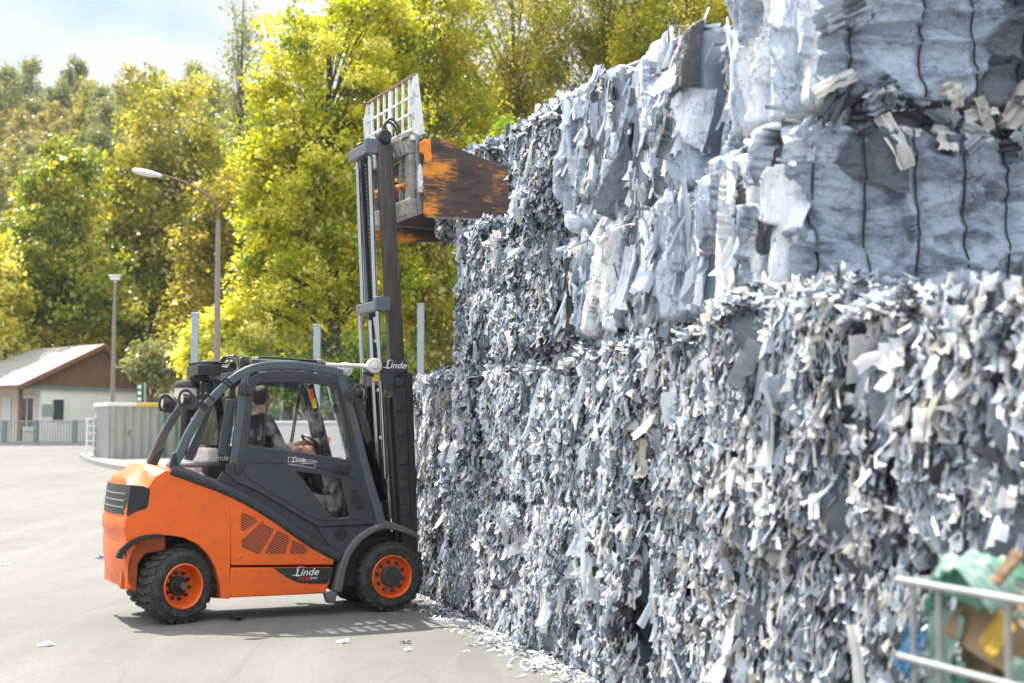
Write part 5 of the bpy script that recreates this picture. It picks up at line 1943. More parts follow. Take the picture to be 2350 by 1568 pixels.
loose_sheet('film_sheet', M['green'], 'pale green film sheet draped over the crate top rail', 'plastic film', (.25, .07, ZT + .075), (.34, .13), (R(24), R(8), 0), -.32, 2, .004)
loose_sheet('film_sheet', M['green'], 'pale green film hanging along the crate rail toward the picture edge', 'plastic film', (.62, .09, ZT - .02), (.30, .08), (R(62), R(-4), 0), -.1, 9, .004)
loose_sheet('film_sheet', M['green2'], 'darker green film tucked under the draped sheet at the crate corner', 'plastic film', (.16, .12, ZT + .035), (.28, .24), (R(30), R(-8), .1), -.35, 4, .004)
loose_sheet('film_sheet', M['green'], 'pale green film piece standing inside the crate by the corner post', 'plastic film', (.13, .07, ZT - .34), (.15, .52), (R(82), R(4), 0), .2, 5, .004)
loose_sheet('film_sheet', M['green'], 'pale green film strip at the crate bottom rail beside the large cardboard', 'plastic film', (.49, .06, ZT - .36), (.14, .34), (R(80), R(22), 0), .1, 6, .004)
loose_sheet('film_sheet', M['green2'], 'deep green film low in the crate between two bars', 'plastic film', (.24, .055, ZT - .42), (.10, .40), (R(84), R(-6), 0), .1, 16, .004)
loose_sheet('film_sheet', M['blue'], 'blue plastic sheet poking out of the crate corner', 'plastic film', (.02, .03, ZT - .23), (.10, .17), (R(85), R(30), 0), .1, 7, .004)
loose_sheet('cardboard_piece', M['card2'], 'large grey-brown cardboard flap leaning inside the crate', 'cardboard', (.37, .13, ZT - .36), (.34, .36), (R(70), R(-10), 0), .06, 8, .008, .01)
loose_sheet('cardboard_piece', M['card'], 'brown cardboard flap across the crate below the top rail', 'cardboard', (.36, .17, ZT - .13), (.42, .24), (R(58), R(16), .1), .1, 10, .008, .01)
loose_sheet('cardboard_piece', M['ochre'], 'small ochre card piece in the middle of the crate', 'cardboard', (.40, .075, ZT - .13), (.08, .13), (R(76), R(35), 0), .1, 11, .006, .02)
loose_sheet('cardboard_piece', M['card'], 'cardboard flap at the picture edge inside the crate', 'cardboard', (.66, .12, ZT - .24), (.30, .42), (R(74), R(8), 0), .1, 12, .008, .01)
loose_sheet('cardboard_piece', M['card2'], 'cardboard piece behind the bars near the crate corner post', 'cardboard', (.17, .17, ZT - .13), (.16, .34), (R(80), R(-20), 0), .1, 13, .008, .01)
# cardboard tube end and strips on top
tb_ = MB()
TN = 32
vs_, F = [], []
for (r_, x_) in ((.155, 0), (.145, 0), (.145, .30), (.155, .30)):
    for k in range(TN):
        a = 2 * math.pi * k / TN
        vs_.append((r_ * math.cos(a), x_, r_ * math.sin(a) * .85))
for i in range(4):
    for k in range(TN):
        F.append((i * TN + k, i * TN + (k + 1) % TN, ((i + 1) % 4) * TN + (k + 1) % TN, ((i + 1) % 4) * TN + k))
tube_o = tb_.add(vs_, F).build('cardboard_drum', M['card'])
tube_o.location = crate_pt(.55, .24, ZT + .05)
tube_o.rotation_euler = (R(10), 0, CR + R(-12))
tag(tube_o, 'short brown cardboard drum lying on its side on top of the crate', 'cardboard')
loose_sheet('cardboard_strip', M['card'], 'pale cardboard strip lying over the drum on the crate', 'cardboard', (.66, .14, ZT + .15), (.30, .06), (R(20), R(14), .2), -.05, 14, .014, 0)
loose_sheet('cardboard_strip', M['card'], 'short cardboard stick leaning in the drum opening', 'cardboard', (.47, .06, ZT + .08), (.03, .12), (R(70), R(35), .1), 0, 15, .02, 0)
bx = MB().box((0, 0, 0), (.86, .62, .72)).build('cardboard_box', M['card2'], None, .01)
bx.location = crate_pt(.62, .50, .54)
bx.rotation_euler = (0, 0, CR)
tag(bx, 'brown cardboard box deep inside the crate under the loose sheets', 'cardboard')

# ================================================================== BACKGROUND BUILDINGS AND STREET FURNITURE
M['plaster'] = pmat('cream_plaster', (0.72, 0.65, 0.54), 0.9, 0, .06, 2, .05, 60, 0, (.4, .36, .3), .3)
M['plaster_w'] = pmat('white_green_plaster', (0.80, 0.82, 0.76), 0.9, 0, .05, 2, .05, 60, 0, (.5, .5, .45), .3)
M['gable'] = pmat('weathered_brown_boards', (0.17, 0.10, 0.055), 0.8, 0, .3, 4, .2, 30, 0, (.09, .075, .055), .8, (6, 6, .35))
M['roofing'] = pmat('mossy_pale_roofing', (0.30, 0.275, 0.25), 0.9, 0, .2, 5, .4, 20, 0, (.20, .19, .19), .8)
M['fascia'] = pmat('brown_fascia', (0.20, 0.10, 0.065), .7, 0, .2, 4)
M['bluetrim'] = pmat('grey_blue_trim', (0.16, 0.21, 0.22), .6, 0, .1, 4)
M['galvfence'] = pmat('grey_railing', (0.30, 0.32, 0.33), .5, .3, .1, 6)
M['wglass'] = pmat('window_glass_dark', (0.03, 0.05, 0.035), .06, 0, .3, 3)
M['whiteframe'] = pmat('white_window_frame', (0.75, 0.75, 0.72), .5, 0, .04)
M['corr'] = pmat('faded_grey_sheet', (0.34, 0.355, 0.345), .55, .1, .12, 3, .05, 60, 0, (.24, .22, .19), .5, (4, 4, .5))
M['postconc'] = pmat('weathered_post', (0.27, 0.22, 0.19), .8, 0, .15, 5, .1, 40, 0, (.2, .13, .1), .6, (2, 2, .6))
M['galvpost'] = pmat('galvanised_post', (0.36, 0.42, 0.44), .5, .3, .1, 3)
M['lampwhite'] = pmat('white_lamp_housing', (0.78, 0.78, 0.76), .35, 0, .04)
M['greenmetal'] = pmat('green_metal', (0.03, 0.16, 0.07), .5, 0, .1)
M['canvas'] = pmat('pale_green_canopy', (0.45, 0.52, 0.42), .7, 0, .1)
M['concw'] = pmat('whitewashed_concrete', (0.62, 0.62, 0.60), .85, 0, .08, 1.5, .1, 30, 0, (.45, .44, .4), .4)

# house
hx0, hy0 = -20.2, 70.0
hz = gz(hx0, hy0)
house = empty('gatehouse', (hx0, hy0, hz), R(50), 'low gatehouse with brown boarded gable, pale walls and mossy roof', 'house')
g_ = np.array([.643, .766]); r__ = np.array([-.766, .643])


def gal(u):       # distance along the gable for a print column
    k = (u - 1175) / FPX / math.cos(TILT)
    return (k * hy0 - hx0) / (g_[0] - k * g_[1])


def sal(u, x0):   # distance along the side wall
    k = (u - 1175) / FPX / math.cos(TILT)
    ox, oy = hx0 + g_[0] * x0, hy0 + g_[1] * x0
    return (k * oy - ox) / (r__[0] - k * r__[1])


def hgt(v, d): return at_depth(1175, v, d)[2] - hz


xl, xr = gal(101), gal(326)
ze, za = hgt(892, 69.5), hgt(797, 70)
wt_ = ze - .05
wins = [(gal(127), gal(158), hgt(965, 69.5), hgt(919, 69.5))]
def rect(a, b, c, d): return [(a, c), (b, c), (b, d), (a, d)]
wl = MB().plate(rect(xl, xr, -.4, wt_), .12, .30, [rect(*wins[0])])
wl.build('wall', M['plaster_w'], house)
mb = MB()
mb.box((xl + .09, 4.3, wt_ / 2), (.18, 8.0, wt_ + .8))
mb.box((xr - .09, 4.3, wt_ / 2), (.18, 8.0, wt_ + .8))
mb.box(((xl + xr) / 2, 8.3, wt_ / 2), (xr - xl - .4, .18, wt_ + .8))
mb.build('side_wall', M['plaster'], house)
el_ = gal(45) - .1; er_ = gal(328)
MB().plate([(el_ + .3, ze + .02), (er_ - .1, ze + .02), (0, za - .08)], .06, .16).build('gable', M['gable'], house)
MB().box(((el_ + er_) / 2, .06, ze - .02), (er_ - el_ - .3, .16, .17)).build('gable_beam', M['bluetrim'], house)
mb = MB()
Rd = 8.8
for (xa, x_b) in ((0, el_), (0, er_)):
    v = [(xa, -.25, za + .04), (x_b, -.25, ze - .05), (x_b, Rd, ze - .05), (xa, 6.0, za + .04)]
    v += [(p[0], p[1], p[2] + .12) for p in v]
    mb.add(v, [(0, 1, 2, 3), (7, 6, 5, 4), (0, 4, 5, 1), (1, 5, 6, 2), (2, 6, 7, 3), (3, 7, 4, 0)])
v = [(0, 6.0, za + .04), (el_, Rd, ze - .05), (er_, Rd, ze - .05), (0, 6.0, za + .16), (el_, Rd, ze + .07), (er_, Rd, ze + .07)]
mb.add(v, [(0, 1, 2), (5, 4, 3), (0, 3, 4, 1), (1, 4, 5, 2), (2, 5, 3, 0)])
mb.build('roof', M['roofing'], house)
mb = MB()
mb.bar((0, -.27, za + .06), (el_, -.27, ze - .03), .05, .20)
mb.bar((0, -.27, za + .06), (er_, -.27, ze - .03), .05, .20)
mb.bar((el_ - .05, -.25, ze - .02), (el_ - .05, Rd, ze - .02), .05, .16)
mb.build('fascia_board', M['fascia'], house)
a, b, c, d = wins[0]
w_ = MB().plate(rect(a - .08, b + .16, c - .08, d + .08), .08, .20, [rect(a, b - .12, c, d)]).build('window', M['whiteframe'], house)
MB().box(((a + b - .12) / 2, .17, (c + d) / 2), (b - a - .12, .02, d - c)).build('pane', M['wglass'], w_)
s0, s1 = sal(86, xl), sal(52, xl)
w_ = MB().box((xl - .03, (s0 + s1) / 2, hgt(950, 70)), (.10, abs(s1 - s0), 1.7)).build('window', M['whiteframe'], house)
mb = MB()
for k in (.28, .74):
    mb.box((xl - .07, s0 + (s1 - s0) * k, hgt(948, 70)), (.06, abs(s1 - s0) * .36, 1.35))
mb.build('pane', M['wglass'], w_)
s0, s1 = sal(30, xl), sal(12, xl)
MB().box((xl - .03, (s0 + s1) / 2, hgt(945, 70)), (.08, abs(s1 - s0), 1.5)).build('notice_board', M['whiteframe'], house)
px_ = gal(43)
MB().bar((el_ + .45, .4, -.3), (el_ + .45, .4, ze), .16, .16).build('porch_post', M['fascia'], house)
MB().box((gal(115), .08, hgt(941, 69)), (.55, .16, .5)).build('meter_box', M['corr'], house)

# railing fence in front of the house
fz = gz(0, 65)
fl, fr2 = at_depth(-40, 1020, 65.0), at_depth(226, 1020, 65.0)
ftop = at_depth(100, 966, 65.0)[2] - fz
fence = empty('railing_fence', (fl[0], 65.0, fz), 0, 'grey metal railing fence in front of the gatehouse', 'fence')
FLn = fr2[0] - fl[0]
mb = MB()
mb.box((FLn / 2, 0, ftop - .03), (FLn, .05, .06)); mb.box((FLn / 2, 0, .16), (FLn, .05, .06))
mb.build('rail', M['galvfence'], fence)
mb = MB()
x = .06
while x < FLn:
    mb.box((x, 0, ftop / 2 + .05), (.035, .025, ftop - .2)); x += .125
mb.build('bar', M['galvfence'], fence)
for u in (10, 82, 172, 224):
    p = at_depth(u, 1000, 65.0)
    MB().box((p[0] - fl[0], 0, ftop / 2), (.20, .16, ftop + .04)).build('post', M['bluetrim'], fence)
MB().box((FLn / 2, -.02, .02), (FLn, .3, .22)).build('plinth', M['kerb'], fence)

# corrugated container
ck = at_ground(247, 1061)
cont = empty('tool_container', (ck[0], ck[1], gz(ck[0], ck[1]) + .06), R(30), 'pale grey-green corrugated metal container standing on the verge', 'container')
CHh = (1061 - 929) / FPX * ck[1]
CL, CD = 3.6, 2.0
def corr(n, ln, fn):
    V, F = [], []
    for i in range(n * 4 + 1):
        x = ln * i / (n * 4)
        dy = (.05, .05, 0, 0)[i % 4]
        V += [fn(x, dy, .08), fn(x, dy, CHh - .1)]
    for i in range(n * 4):
        F.append((2 * i, 2 * i + 2, 2 * i + 3, 2 * i + 1))
    return V, F
mb = MB()
mb.add(*corr(12, CL, lambda x, d, z: (x, d - .02, z)))
mb.add(*corr(7, CD, lambda x, d, z: (d - .02, CD - x, z)))
mb.add(*corr(7, CD, lambda x, d, z: (CL - d + .02, x, z)))
mb.add(*corr(12, CL, lambda x, d, z: (x, CD - d + .02, z)))
body_c = mb.build('wall_sheet', M['corr'], cont, smooth=20)
mb = MB()
mb.box((CL / 2, CD / 2, CHh - .05), (CL + .06, CD + .06, .13))
mb.build('roof', M['lampwhite'], cont, .01)
MB().box((CL / 2, CD / 2, .05), (CL + .02, CD + .02, .12)).build('base_frame', M['galvfence'], cont)
MB().box((1.6, -.036, CHh - .05), (1.3, .006, .11)).build('yellow_strip', M['yellow'], cont)
mb = MB().box((.72, -.035, CHh * .47), (.05, .03, .18)).box((.74, -.035, CHh * .52), (.10, .03, .03))
mb.build('latch', M['rusty'], cont)
# white crates beside it
wc_ = at_ground(213, 1056)
wcr = empty('crate_stack', (wc_[0], wc_[1], gz(wc_[0], wc_[1])), R(20), 'white plastic lattice crate standing beside the container', 'crate')
mb = MB()
for k in range(6):
    mb.box((0, 0, .14 + .27 * k), (.46, .5, .05))
for (x, y) in ((-.22, -.24), (.22, -.24), (-.22, .24), (.22, .24), (0, -.24)):
    mb.box((x, y, .75), (.05, .04, 1.5))
mb.build('lattice', M['lampwhite'], wcr)

# street lamps
def pole_pts(u, d): return at_depth(u, 900, d)[0]
D1 = 35.0
bx1 = pole_pts(497, D1)
lamp = empty('street_lamp', (bx1, D1, gz(bx1, D1)), 0, 'tall street lamp with a curved arm and white lamp head', 'street lamp')
def lp3(u, v, d=D1):
    p = at_depth(u, v, d)
    return (p[0] - bx1, 0, p[2] - gz(bx1, D1))
a, b = lp3(497, 1000), lp3(501, 505)
MB().tube([(0, 0, 0), lp3(498, 830), lp3(500, 560), lp3(501, 505)], [.085, .078, .062, .05], 14).build('pole', M['postconc'], lamp)
MB().tube(catmull([lp3(501, 510), lp3(500, 480), lp3(486, 458), lp3(455, 436), lp3(415, 415), lp3(365, 401)], 5), .032, 10).build('arm', M['fascia'], lamp)
hp0, hp1 = Vector(lp3(372, 404)), Vector(lp3(303, 391))
ax = (hp1 - hp0)
pts = [hp0 + ax * t for t in (0, .12, .35, .7, .92, 1.0)]
mb = MB()
for_r = [.045, .085, .13, .14, .10, .03]
vs_ = []
NN = 16
for p, r_ in zip(pts, for_r):
    for k in range(NN):
        a = 2 * math.pi * k / NN
        vs_.append((p.x, p.y + r_ * 1.1 * math.cos(a), p.z + r_ * .62 * math.sin(a)))
F = [(i * NN + k, i * NN + (k + 1) % NN, (i + 1) * NN + (k + 1) % NN, (i + 1) * NN + k) for i in range(5) for k in range(NN)]
F += [tuple(range(NN))[::-1], tuple(5 * NN + k for k in range(NN))]
MB().add(vs_, F).build('lamp_head', M['lampwhite'], lamp)
D2 = 58.0
bx2 = pole_pts(258.5, D2)
lamp2 = empty('street_lamp', (bx2, D2, gz(bx2, D2)), 0, 'straight slim lamp post with a small box lamp in front of the gable', 'street lamp')
z_top = at_depth(258, 650, D2)[2] - gz(bx2, D2)
MB().tube([(0, 0, 0), (0, 0, z_top * .5), (.02, 0, z_top)], [.10, .085, .06], 12).build('pole', M['postconc'], lamp2)
mb = MB().tube([(.02, 0, z_top - .1), (.02, 0, z_top + .12)], .04, 8)
mb.box((.02, 0, z_top + .2), (.36, .30, .14)).box((.02, 0, z_top + .30), (.46, .4, .05))
mb.build('lamp_head', M['lampwhite'], lamp2, .015)

# signal post by the house, canopy behind
D3 = 56.0
sxp = pole_pts(332, D3)
sig = empty('traffic_signal', (sxp, D3, gz(sxp, D3)), 0, 'small dark green traffic signal on a grey post behind the container', 'traffic signal')
zt3 = at_depth(332, 878, D3)[2] - gz(sxp, D3)
MB().tube([(0, 0, 0), (0, 0, zt3)], .05, 10).build('post', M['galvpost'], sig)
mb = MB().box((-.17, -.02, zt3 - .42), (.22, .2, .75))
mb.build('housing', M['greenmetal'], sig, .02)
mb = MB()
for k in range(3):
    mb.lathe([(.075, 0), (.075, -.02), (.001, -.03)], (-.17, -.12, zt3 - .18 - .24 * k), 'Y', 14)
mb.build('lens', M['lampwhite'], sig)
D4 = 50.0
cpa, cpb = at_depth(366, 905, D4), at_depth(600, 880, D4)
can = empty('canopy', (cpa[0], D4, gz(cpa[0], D4)), 0, 'pale green canopy roof on green posts behind the container', 'canopy')
zz = cpa[2] - gz(cpa[0], D4)
MB().add([(0, 0, zz - .08), (4.2, 0, zz + .30), (4.2, 2, zz + .34), (0, 2, zz - .04), (0, 0, zz), (4.2, 0, zz + .42), (4.2, 2, zz + .46), (0, 2, zz + .06)],
         [(0, 3, 2, 1), (4, 5, 6, 7), (0, 1, 5, 4), (1, 2, 6, 5), (2, 3, 7, 6), (3, 0, 4, 7)]).build('roof', M['canvas'], can)
for x in (.15, 2.1, 4.0):
    MB().tube([(x, .2, 0), (x, .2, zz + .1 * x / 2)], .05, 8).build('post', M['greenmetal'], can)
# green mesh fence behind the truck
g0, g1 = at_depth(405, 1000, 47), at_depth(1010, 1000, 44)
mf = empty('mesh_fence', (g0[0], 47, gz(g0[0], 47)), math.atan2(44 - 47, g1[0] - g0[0]), 'green wire mesh fence on the verge behind the forklift', 'fence')
ln = math.hypot(g1[0] - g0[0], 3)
for k in range(6):
    MB().box((ln * k / 5, 0, .9), (.07, .07, 1.9)).build('post', M['greenmetal'], mf)
mb = MB()
for k in range(int(ln / .10)):
    mb.box((k * .10, -.045, .92), (.006, .006, 1.7))
for k in range(9):
    mb.box((ln / 2, -.04, .12 + .2 * k), (ln, .006, .008))
mb.build('wire_mesh', M['greenmetal'], mf)

# low white wall and striped barrier seen through the cab
wl0, wl1 = at_depth(560, 1000, 39), at_depth(1010, 1000, 39)
wlw = MB().box((0, 0, .78), (wl1[0] - wl0[0], .25, 1.6)).box((0, 0, 1.6), (wl1[0] - wl0[0] + .1, .34, .08)).build('concrete_wall', M['concw'], None, .02)
wlw.location = ((wl0[0] + wl1[0]) / 2, 39, gz(0, 39))
tag(wlw, 'low whitewashed concrete wall seen through the cab window', 'wall')


def barrier(u, v0, v1, d, label, lean):
    m, nt, b = new_mat('red_white_stripes')
    t = nt.nodes.new('ShaderNodeTexCoord')
    w = nd(nt, 'ShaderNodeTexWave', Scale=.9)
    w.bands_direction = 'DIAGONAL'
    nt.links.new(t.outputs['Object'], w.inputs['Vector'])
    nt.links.new(ramp(nt, w.outputs['Fac'], [(.49, (.8, .8, .78)), (.51, (.68, .10, .03))]), b.inputs['Base Color'])
    z0 = at_depth(u, v1, d); z1 = at_depth(u, v0, d)
    e = empty('warning_beacon', (z0[0], d, gz(z0[0], d)), 0, label, 'beacon', 'striped warning beacons behind the forklift')
    h = z1[2] - gz(z0[0], d)
    MB().box((0, 0, h * .55), (.26, .05, h * .85)).build('board', m, e, .01)
    MB().box((0, .05, .06), (.5, .35, .12)).build('foot', M['dark'], e, .02)
    e.rotation_euler = (0, R(lean), 0)


barrier(788, 985, 1050, 24, 'red and white striped beacon board seen through the front of the cab window', 10)
barrier(706, 992, 1040, 28, 'narrow red and white striped beacon seen beside the steering wheel', 12)

# tall net posts behind
np_d = 40.0
for (u, v, lab) in ((448, 722, 'tall galvanised net post left of the leaning lamp pole'), (728, 748, 'tall galvanised net post above the cab roof'), (966, 700, 'tall galvanised net post right of the mast')):
    p = at_depth(u, v, np_d)
    z0 = gz(p[0], np_d)
    po = MB().box((0, 0, (p[2] - z0) / 2), (.19, .14, p[2] - z0)).box((0, 0, p[2] - z0 + .02), (.22, .17, .05)).build('net_post', M['galvpost'], None, .015)
    po.location = (p[0], np_d, z0)
    tag(po, lab, 'post', 'tall net posts')
M['net'] = pmat('green_net_cord', (0.04, 0.20, 0.13), .7)
n0, n1 = at_depth(448, 900, np_d)[0], at_depth(1060, 900, np_d)[0]
zt4 = at_depth(728, 760, np_d)[2]
mb = MB()
x = n0
while x < n1:
    mb.box((x - n0, 0, (zt4 - gz(0, np_d)) / 2), (.005, .005, zt4 - gz(0, np_d))); x += .13
z = .2
while z < zt4 - gz(0, np_d):
    mb.box(((n1 - n0) / 2, 0, z), (n1 - n0, .005, .005)); z += .13
nt_ = mb.build('ball_net', M['net'])
nt_.location = (n0, np_d + .12, gz(0, np_d))
tag(nt_, 'green cord net stretched between the tall posts', 'net')

# ================================================================== TREES
def leaves(rng, clusters, per, size, tone_mu, tone_sd, hang=0.0, droop=.0):
    cs = np.array([c[:3] for c in clusters]); rs = np.array([c[3] for c in clusters])
    n = len(cs)
    ct = rng.normal(tone_mu, .16, n)
    idx = np.repeat(np.arange(n), per)
    N = len(idx)
    d = unit(rng.normal(0, 1, (N, 3))) * (rng.random(N) ** .45)[:, None]
    d[:, 2] *= .75 + hang
    pos = cs[idx] + d * rs[idx][:, None]
    pos[:, 2] -= droop * rs[idx] * rng.random(N)
    nn = unit(rng.normal(0, .75, (N, 3)) + np.array([0, -.15, .75 - hang * .5]))
    a = rng.normal(0, 1, (N, 3)); a[:, 2] -= .6 + hang
    L = unit(a - nn * np.sum(a * nn, 1, keepdims=True))
    W = np.cross(L, nn)
    l = size * np.exp(rng.normal(0, .28, N)); w = l * rng.uniform(.55, .9, N)
    fold = l * rng.normal(.08, .08, N)
    P = np.stack([pos - L * (l / 2)[:, None], pos + W * (w / 2)[:, None] + nn * fold[:, None], pos + L * (l / 2)[:, None], pos - W * (w / 2)[:, None] + nn * fold[:, None]], 1)
    T = np.clip(ct[idx] + rng.normal(0, tone_sd, N), 0, 1)
    return P.reshape(-1, 3), np.arange(N * 4).reshape(-1, 4), np.repeat(T, 4)


def crown_clusters(rng, ells, n, rc):
    """ells: (cx, cy, cz, rx, ry, rz) lobes; clumps sit mostly on and just under their surface."""
    vol = np.array([e[3] * e[4] * e[5] for e in ells]) ** .67
    k = rng.choice(len(ells), n, p=vol / vol.sum())
    E = np.array(ells)[k]
    d = unit(rng.normal(0, 1, (n, 3)))
    r = rng.uniform(.35, 1.0, n) ** .55
    p = E[:, :3] + d * E[:, 3:] * r[:, None]
    rr = rc * np.exp(rng.normal(0, .3, n))
    return [(*a, b) for a, b in zip(p, rr)]


def make_tree(name, base, ells, n_cl, per, rc, leaf, lmat, bmat, tr, seed, label, group, tone=.5, tsd=.13, hang=0.0, limbs=.35, rz=0.0, droop=0.0):
    rng = np.random.default_rng(seed)
    root = empty(name, base, rz, label, 'tree', group)
    cl = crown_clusters(rng, ells, n_cl, rc)
    cl = [c for c in cl if c[2] > .3]
    P, F, T = leaves(rng, cl, per, leaf, tone, tsd, hang, droop)
    link('crown', npmesh('crown', P, F, T, False), root, [lmat])
    top = max(e[2] + e[5] * .75 for e in ells)
    ax = sum(e[0] for e in ells) / len(ells)
    mb = MB()
    zs = np.linspace(0, 1, 8)
    path = [(ax * t ** 2 + .12 * math.sin(t * 5 + seed), .1 * math.sin(t * 4 + seed * 2), top * t) for t in zs]
    mb.tube(path, [tr * (1 - .85 * t) + .015 for t in zs], 9)
    order = rng.permutation(len(cl))[:int(len(cl) * limbs)]
    for i in order:
        c = cl[i]
        t = max(.15, min(.92, (c[2] - .35 * abs(c[2] - top * .45) - .8) / top))
        s = np.array([np.interp(t, zs, [p[q] for p in path]) for q in range(3)])
        e = np.array(c[:3])
        m = (s + e) / 2 + np.array([0, 0, .25])
        r0 = max(.02, tr * (1 - .85 * t) * .42)
        mb.tube([tuple(s), tuple(m), tuple(e)], [r0, r0 * .6, .012], 5)
    mb.build('trunk', bmat, root, smooth=60)
    return root


def ell(u, v, ru, rv, d, base, dy=0.0, ry=None):
    """Crown lobe surveyed from the print: centre column/row, half sizes in print units, at depth d."""
    p = at_depth(u, v, d)
    k = d / FPX
    return (p[0] - base[0], dy, p[2] - base[2], ru * k, (ry if ry else ru * k * .9), rv * k)


def gbase(u, d):
    x = at_depth(u, 900, d)[0]
    return (x, d, gz(x, d) - .05)


# big maples behind the mast
b = gbase(760, 45)
make_tree('maple_tree', b, [ell(770, 160, 190, 230, 45, b), ell(740, 420, 215, 240, 45, b), ell(700, 640, 165, 170, 45, b, -.5), ell(850, 520, 150, 260, 45, b, .5), ell(640, 330, 80, 160, 45, b), ell(860, 120, 130, 200, 45, b, .5)],
          400, 190, .60, .135, M['leaf_maple'], M['bark'], .24, 1, 'large bright yellow-green maple tree behind the raised mast', 'maple trees behind the yard', tone=.60)
b = gbase(980, 52)
make_tree('maple_tree', b, [ell(960, 60, 170, 260, 52, b), ell(1010, 330, 150, 250, 52, b), ell(1000, 620, 130, 200, 52, b, -1), ell(900, 700, 110, 150, 52, b)],
          280, 180, .7, .135, M['leaf_maple'], M['bark'], .24, 2, 'yellow-green maple tree filling the gap between mast and bale stack', 'maple trees behind the yard', tone=.45)
b = gbase(960, 47)
make_tree('willow_tree', b, [ell(985, 640, 70, 190, 47, b), ell(930, 600, 60, 150, 47, b), ell(1010, 760, 60, 110, 47, b)],
          100, 120, .55, .15, M['leaf_birch'], M['bark'], .12, 3, 'olive green hanging tree right behind the mast below the clamp', None, tone=.55, hang=.6, droop=.8)
# birches above the bale stack
for k, (u, vv_, lobes, tn, sd_, lab) in enumerate([
        (1180, 62, [(1150, 60, 170, 200), (1190, 270, 150, 170)], .52, 11, 'olive and yellow birch above the clamp plates'),
        (1390, 58, [(1380, -20, 180, 190), (1360, 130, 150, 120), (1450, 60, 110, 120)], .40, 12, 'darker olive birch above the fine chip stack'),
        (1580, 55, [(1600, -40, 160, 150), (1540, 90, 130, 110), (1680, 0, 120, 120)], .52, 13, 'golden birch with dark spreading limbs above the crumpled bales')]):
    d = vv_
    b = gbase(u, d)
    make_tree('birch_tree', b, [ell(q[0], q[1], q[2], q[3], d, b, .4 * i_) for i_, q in enumerate(lobes)] + [ell(u, 480, 120, 180, d, b)],
              210, 190, .75, .125, M['leaf_birch'] if k != 2 else M['leaf_maple'], M['bark'], .22, sd_, lab, 'birch trees above the bale stack', tone=tn, hang=.35, droop=.7, limbs=.5)
b = gbase(1200, 40)
make_tree('bush', b, [ell(1190, 340, 90, 60, 40, b), ell(1120, 420, 80, 90, 40, b), ell(1180, 600, 150, 200, 40, b)], 110, 90, .5, .15, M['leaf_maple'], M['bark'], .08, 15, 'bright green bush showing over the top of the fine chip bales', None, tone=.22, limbs=.2)
# tall trees on the left
b = gbase(380, 84)
make_tree('tall_birch_tree', b, [ell(385, 300, 120, 150, 84, b), ell(360, 470, 150, 160, 84, b), ell(400, 640, 150, 170, 84, b), ell(300, 480, 90, 130, 84, b), ell(470, 450, 100, 160, 84, b)],
          330, 95, .85, .24, M['leaf_birch'], M['bark_pale'], .22, 21, 'tall olive birch with pale trunk behind the curved street lamp', 'trees behind the gatehouse', tone=.55, hang=.3, limbs=.5)
b = gbase(150, 78)
make_tree('maple_tree', b, [ell(150, 450, 90, 120, 78, b), ell(110, 580, 130, 150, 78, b), ell(190, 690, 140, 130, 78, b), ell(60, 700, 110, 120, 78, b)],
          260, 95, .85, .25, M['leaf_green'], M['bark'], .22, 22, 'broad green and yellow tree just behind the gatehouse roof', 'trees behind the gatehouse', tone=.66)
b = gbase(290, 82)
make_tree('maple_tree', b, [ell(290, 640, 110, 150, 82, b), ell(340, 740, 110, 120, 82, b), ell(250, 730, 110, 130, 82, b)],
          200, 90, .85, .24, M['leaf_green'], M['bark'], .2, 23, 'dark green tree behind the gable of the gatehouse', 'trees behind the gatehouse', tone=.48)
b = gbase(470, 70)
make_tree('maple_tree', b, [ell(480, 640, 95, 160, 70, b), ell(520, 520, 80, 130, 70, b), ell(450, 780, 90, 80, 70, b)],
          190, 90, .75, .21, M['leaf_birch'], M['bark'], .18, 24, 'shaded olive brown tree beside the lamp pole', 'trees behind the gatehouse', tone=.5)
b = gbase(10, 74)
make_tree('young_maple', b, [ell(0, 700, 70, 100, 74, b), ell(-40, 600, 60, 100, 74, b)], 90, 80, .7, .22, M['leaf_maple'], M['bark'], .12, 25, 'yellow young maple at the left margin behind the roof', None, tone=.72)
b = gbase(545, 92)
make_tree('slim_birch_tree', b, [ell(552, 60, 40, 110, 92, b), ell(545, 190, 45, 90, 92, b), ell(555, 330, 50, 110, 92, b), ell(585, 100, 30, 80, 92, b)], 80, 34, .8, .20, M['leaf_grey'], M['bark'], .14, 26, 'slim grey-green birch standing tall against the sky', None, tone=.55, hang=.4, limbs=.8, droop=.6)
# bushes behind the cooler
b = gbase(500, 44)
make_tree('bush', b, [ell(500, 770, 70, 50, 44, b), ell(560, 740, 70, 60, 44, b), ell(450, 810, 50, 50, 44, b), ell(540, 830, 90, 50, 44, b)], 120, 90, .42, .14, M['leaf_maple'], M['bark'], .06, 27, 'yellow leaved bush around the lamp pole behind the cab', None, tone=.80, limbs=.4)
b = gbase(350, 66)
make_tree('bush', b, [ell(345, 830, 50, 55, 66, b), ell(380, 850, 45, 50, 66, b)], 60, 80, .6, .18, M['leaf_grey'], M['bark'], .08, 28, 'grey-green bush beside the right edge of the gatehouse roof', None, tone=.55, limbs=.4)
b = gbase(690, 43)
make_tree('bush', b, [ell(660, 870, 100, 45, 43, b), ell(760, 880, 110, 50, 43, b), ell(860, 840, 80, 70, 43, b)], 150, 90, .5, .14, M['leaf_maple'], M['bark'], .06, 29, 'low green bushes behind the white wall seen over the cab', None, tone=.33, limbs=.3)

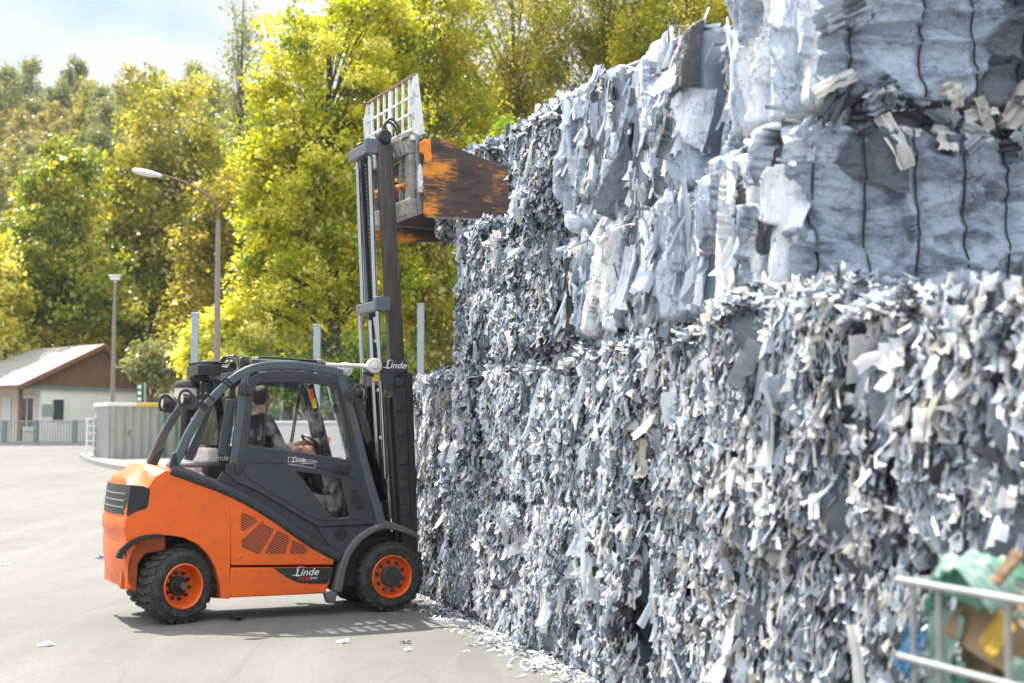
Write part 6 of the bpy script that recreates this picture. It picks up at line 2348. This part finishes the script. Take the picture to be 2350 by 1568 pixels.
# hillside wood: a few kinds, every tree its own object
kinds = []
for q, (lm, bm_, tn, hh, ww, hang) in enumerate([(M['leaf_grey'], M['bark_pale'], .5, 11, 2.2, .4), (M['leaf_brown'], M['bark'], .5, 9, 2.6, .1), (M['leaf_birch'], M['bark'], .55, 10, 2.5, .2), (M['leaf_grey'], M['bark'], .35, 12, 2.4, .2)]):
    t = make_tree('hillside_tree', (0, 0, 0), [(0, 0, hh * .62, ww * .8, ww * .8, hh * .36), (.5, .3, hh * .42, ww, ww, hh * .26), (-.4, 0, hh * .8, ww * .55, ww * .55, hh * .2)],
                  75, 55, .85, .30, lm, bm_, .16, 40 + q, ['tall pale grey-green tree in the crowd on the far hillside', 'round ochre tree in the crowd on the far hillside', 'olive yellow tree in the crowd on the far hillside', 'tall darker grey-green tree in the crowd on the far hillside'][q],
                  ['pale hillside trees', 'ochre hillside trees', 'olive hillside trees', 'dark hillside trees'][q], tone=tn, hang=hang, limbs=.5)
    kinds.append([t, False])
rg = random.Random(3)
d = 94.0
while d < 232:
    u = -90 + rg.uniform(0, 40)
    step = 5.2 / d * FPX
    umax = 640
    while u < umax:
        x = at_depth(u, 900, d)[0] + rg.uniform(-1, 1)
        y = d + rg.uniform(-3, 3)
        q = rg.choices(range(4), [3, 4, 2.5, 1.5] if d < 180 else [4, 2, 1, 2])[0]
        k = kinds[q]
        o = k[0] if not k[1] else copy_tree(k[0])
        k[1] = True
        o.location = (x, y, gz(x, y) - .6)
        s = rg.uniform(.75, 1.2)
        o.scale = (s, s, s * rg.uniform(.9, 1.15))
        o.rotation_euler = (0, 0, rg.uniform(0, 6.28))
        u += step * rg.uniform(.8, 1.35)
    d += 9.5
# second row of trees closing the view behind the birches
for (u, d, s, q) in [(700, 72, 1.3, 2), (820, 76, 1.5, 2), (960, 74, 1.4, 3), (1080, 78, 1.5, 2), (1220, 76, 1.6, 2), (1340, 78, 1.6, 3), (1480, 76, 1.6, 2), (1620, 78, 1.6, 2), (1760, 76, 1.6, 2), (1150, 90, 2.1, 2), (1300, 92, 2.1, 2), (1450, 92, 2.1, 2), (1600, 92, 2.1, 3), (900, 90, 2.0, 2), (1030, 92, 2.0, 3), (770, 92, 2.0, 2), (660, 84, 1.6, 2), (1750, 92, 2.1, 2), (1880, 90, 2.1, 2)]:
    o = copy_tree(kinds[q][0])
    x = at_depth(u, 900, d)[0]
    o.location = (x, d, gz(x, d) - .3)
    o.scale = (s * 1.25, s * 1.25, s)
    o.rotation_euler = (0, 0, rg.uniform(0, 6.28))
    tag(o, 'olive tree in the dense row behind the bale stack' if q == 2 else 'darker tree in the dense row behind the bale stack', 'tree', 'dense row of trees behind the bales' + ('' if q == 2 else ', dark ones'))

# ------------------------------------------------------------------ air
hm = bpy.data.materials.new('thin_haze')
hm.use_nodes = True
hn = hm.node_tree
hn.nodes.clear()
ho = hn.nodes.new('ShaderNodeOutputMaterial')
hv_ = hn.nodes.new('ShaderNodeVolumePrincipled')
hv_.inputs['Color'].default_value = (0.93, 0.96, 1.0, 1)
hv_.inputs['Density'].default_value = 0.00022
hn.links.new(hv_.outputs[0], ho.inputs['Volume'])
hz_ = MB().box((5, 150, 34), (430, 370, 72)).build('haze', hm, smooth=0)
tag(hz_, kind='stuff')
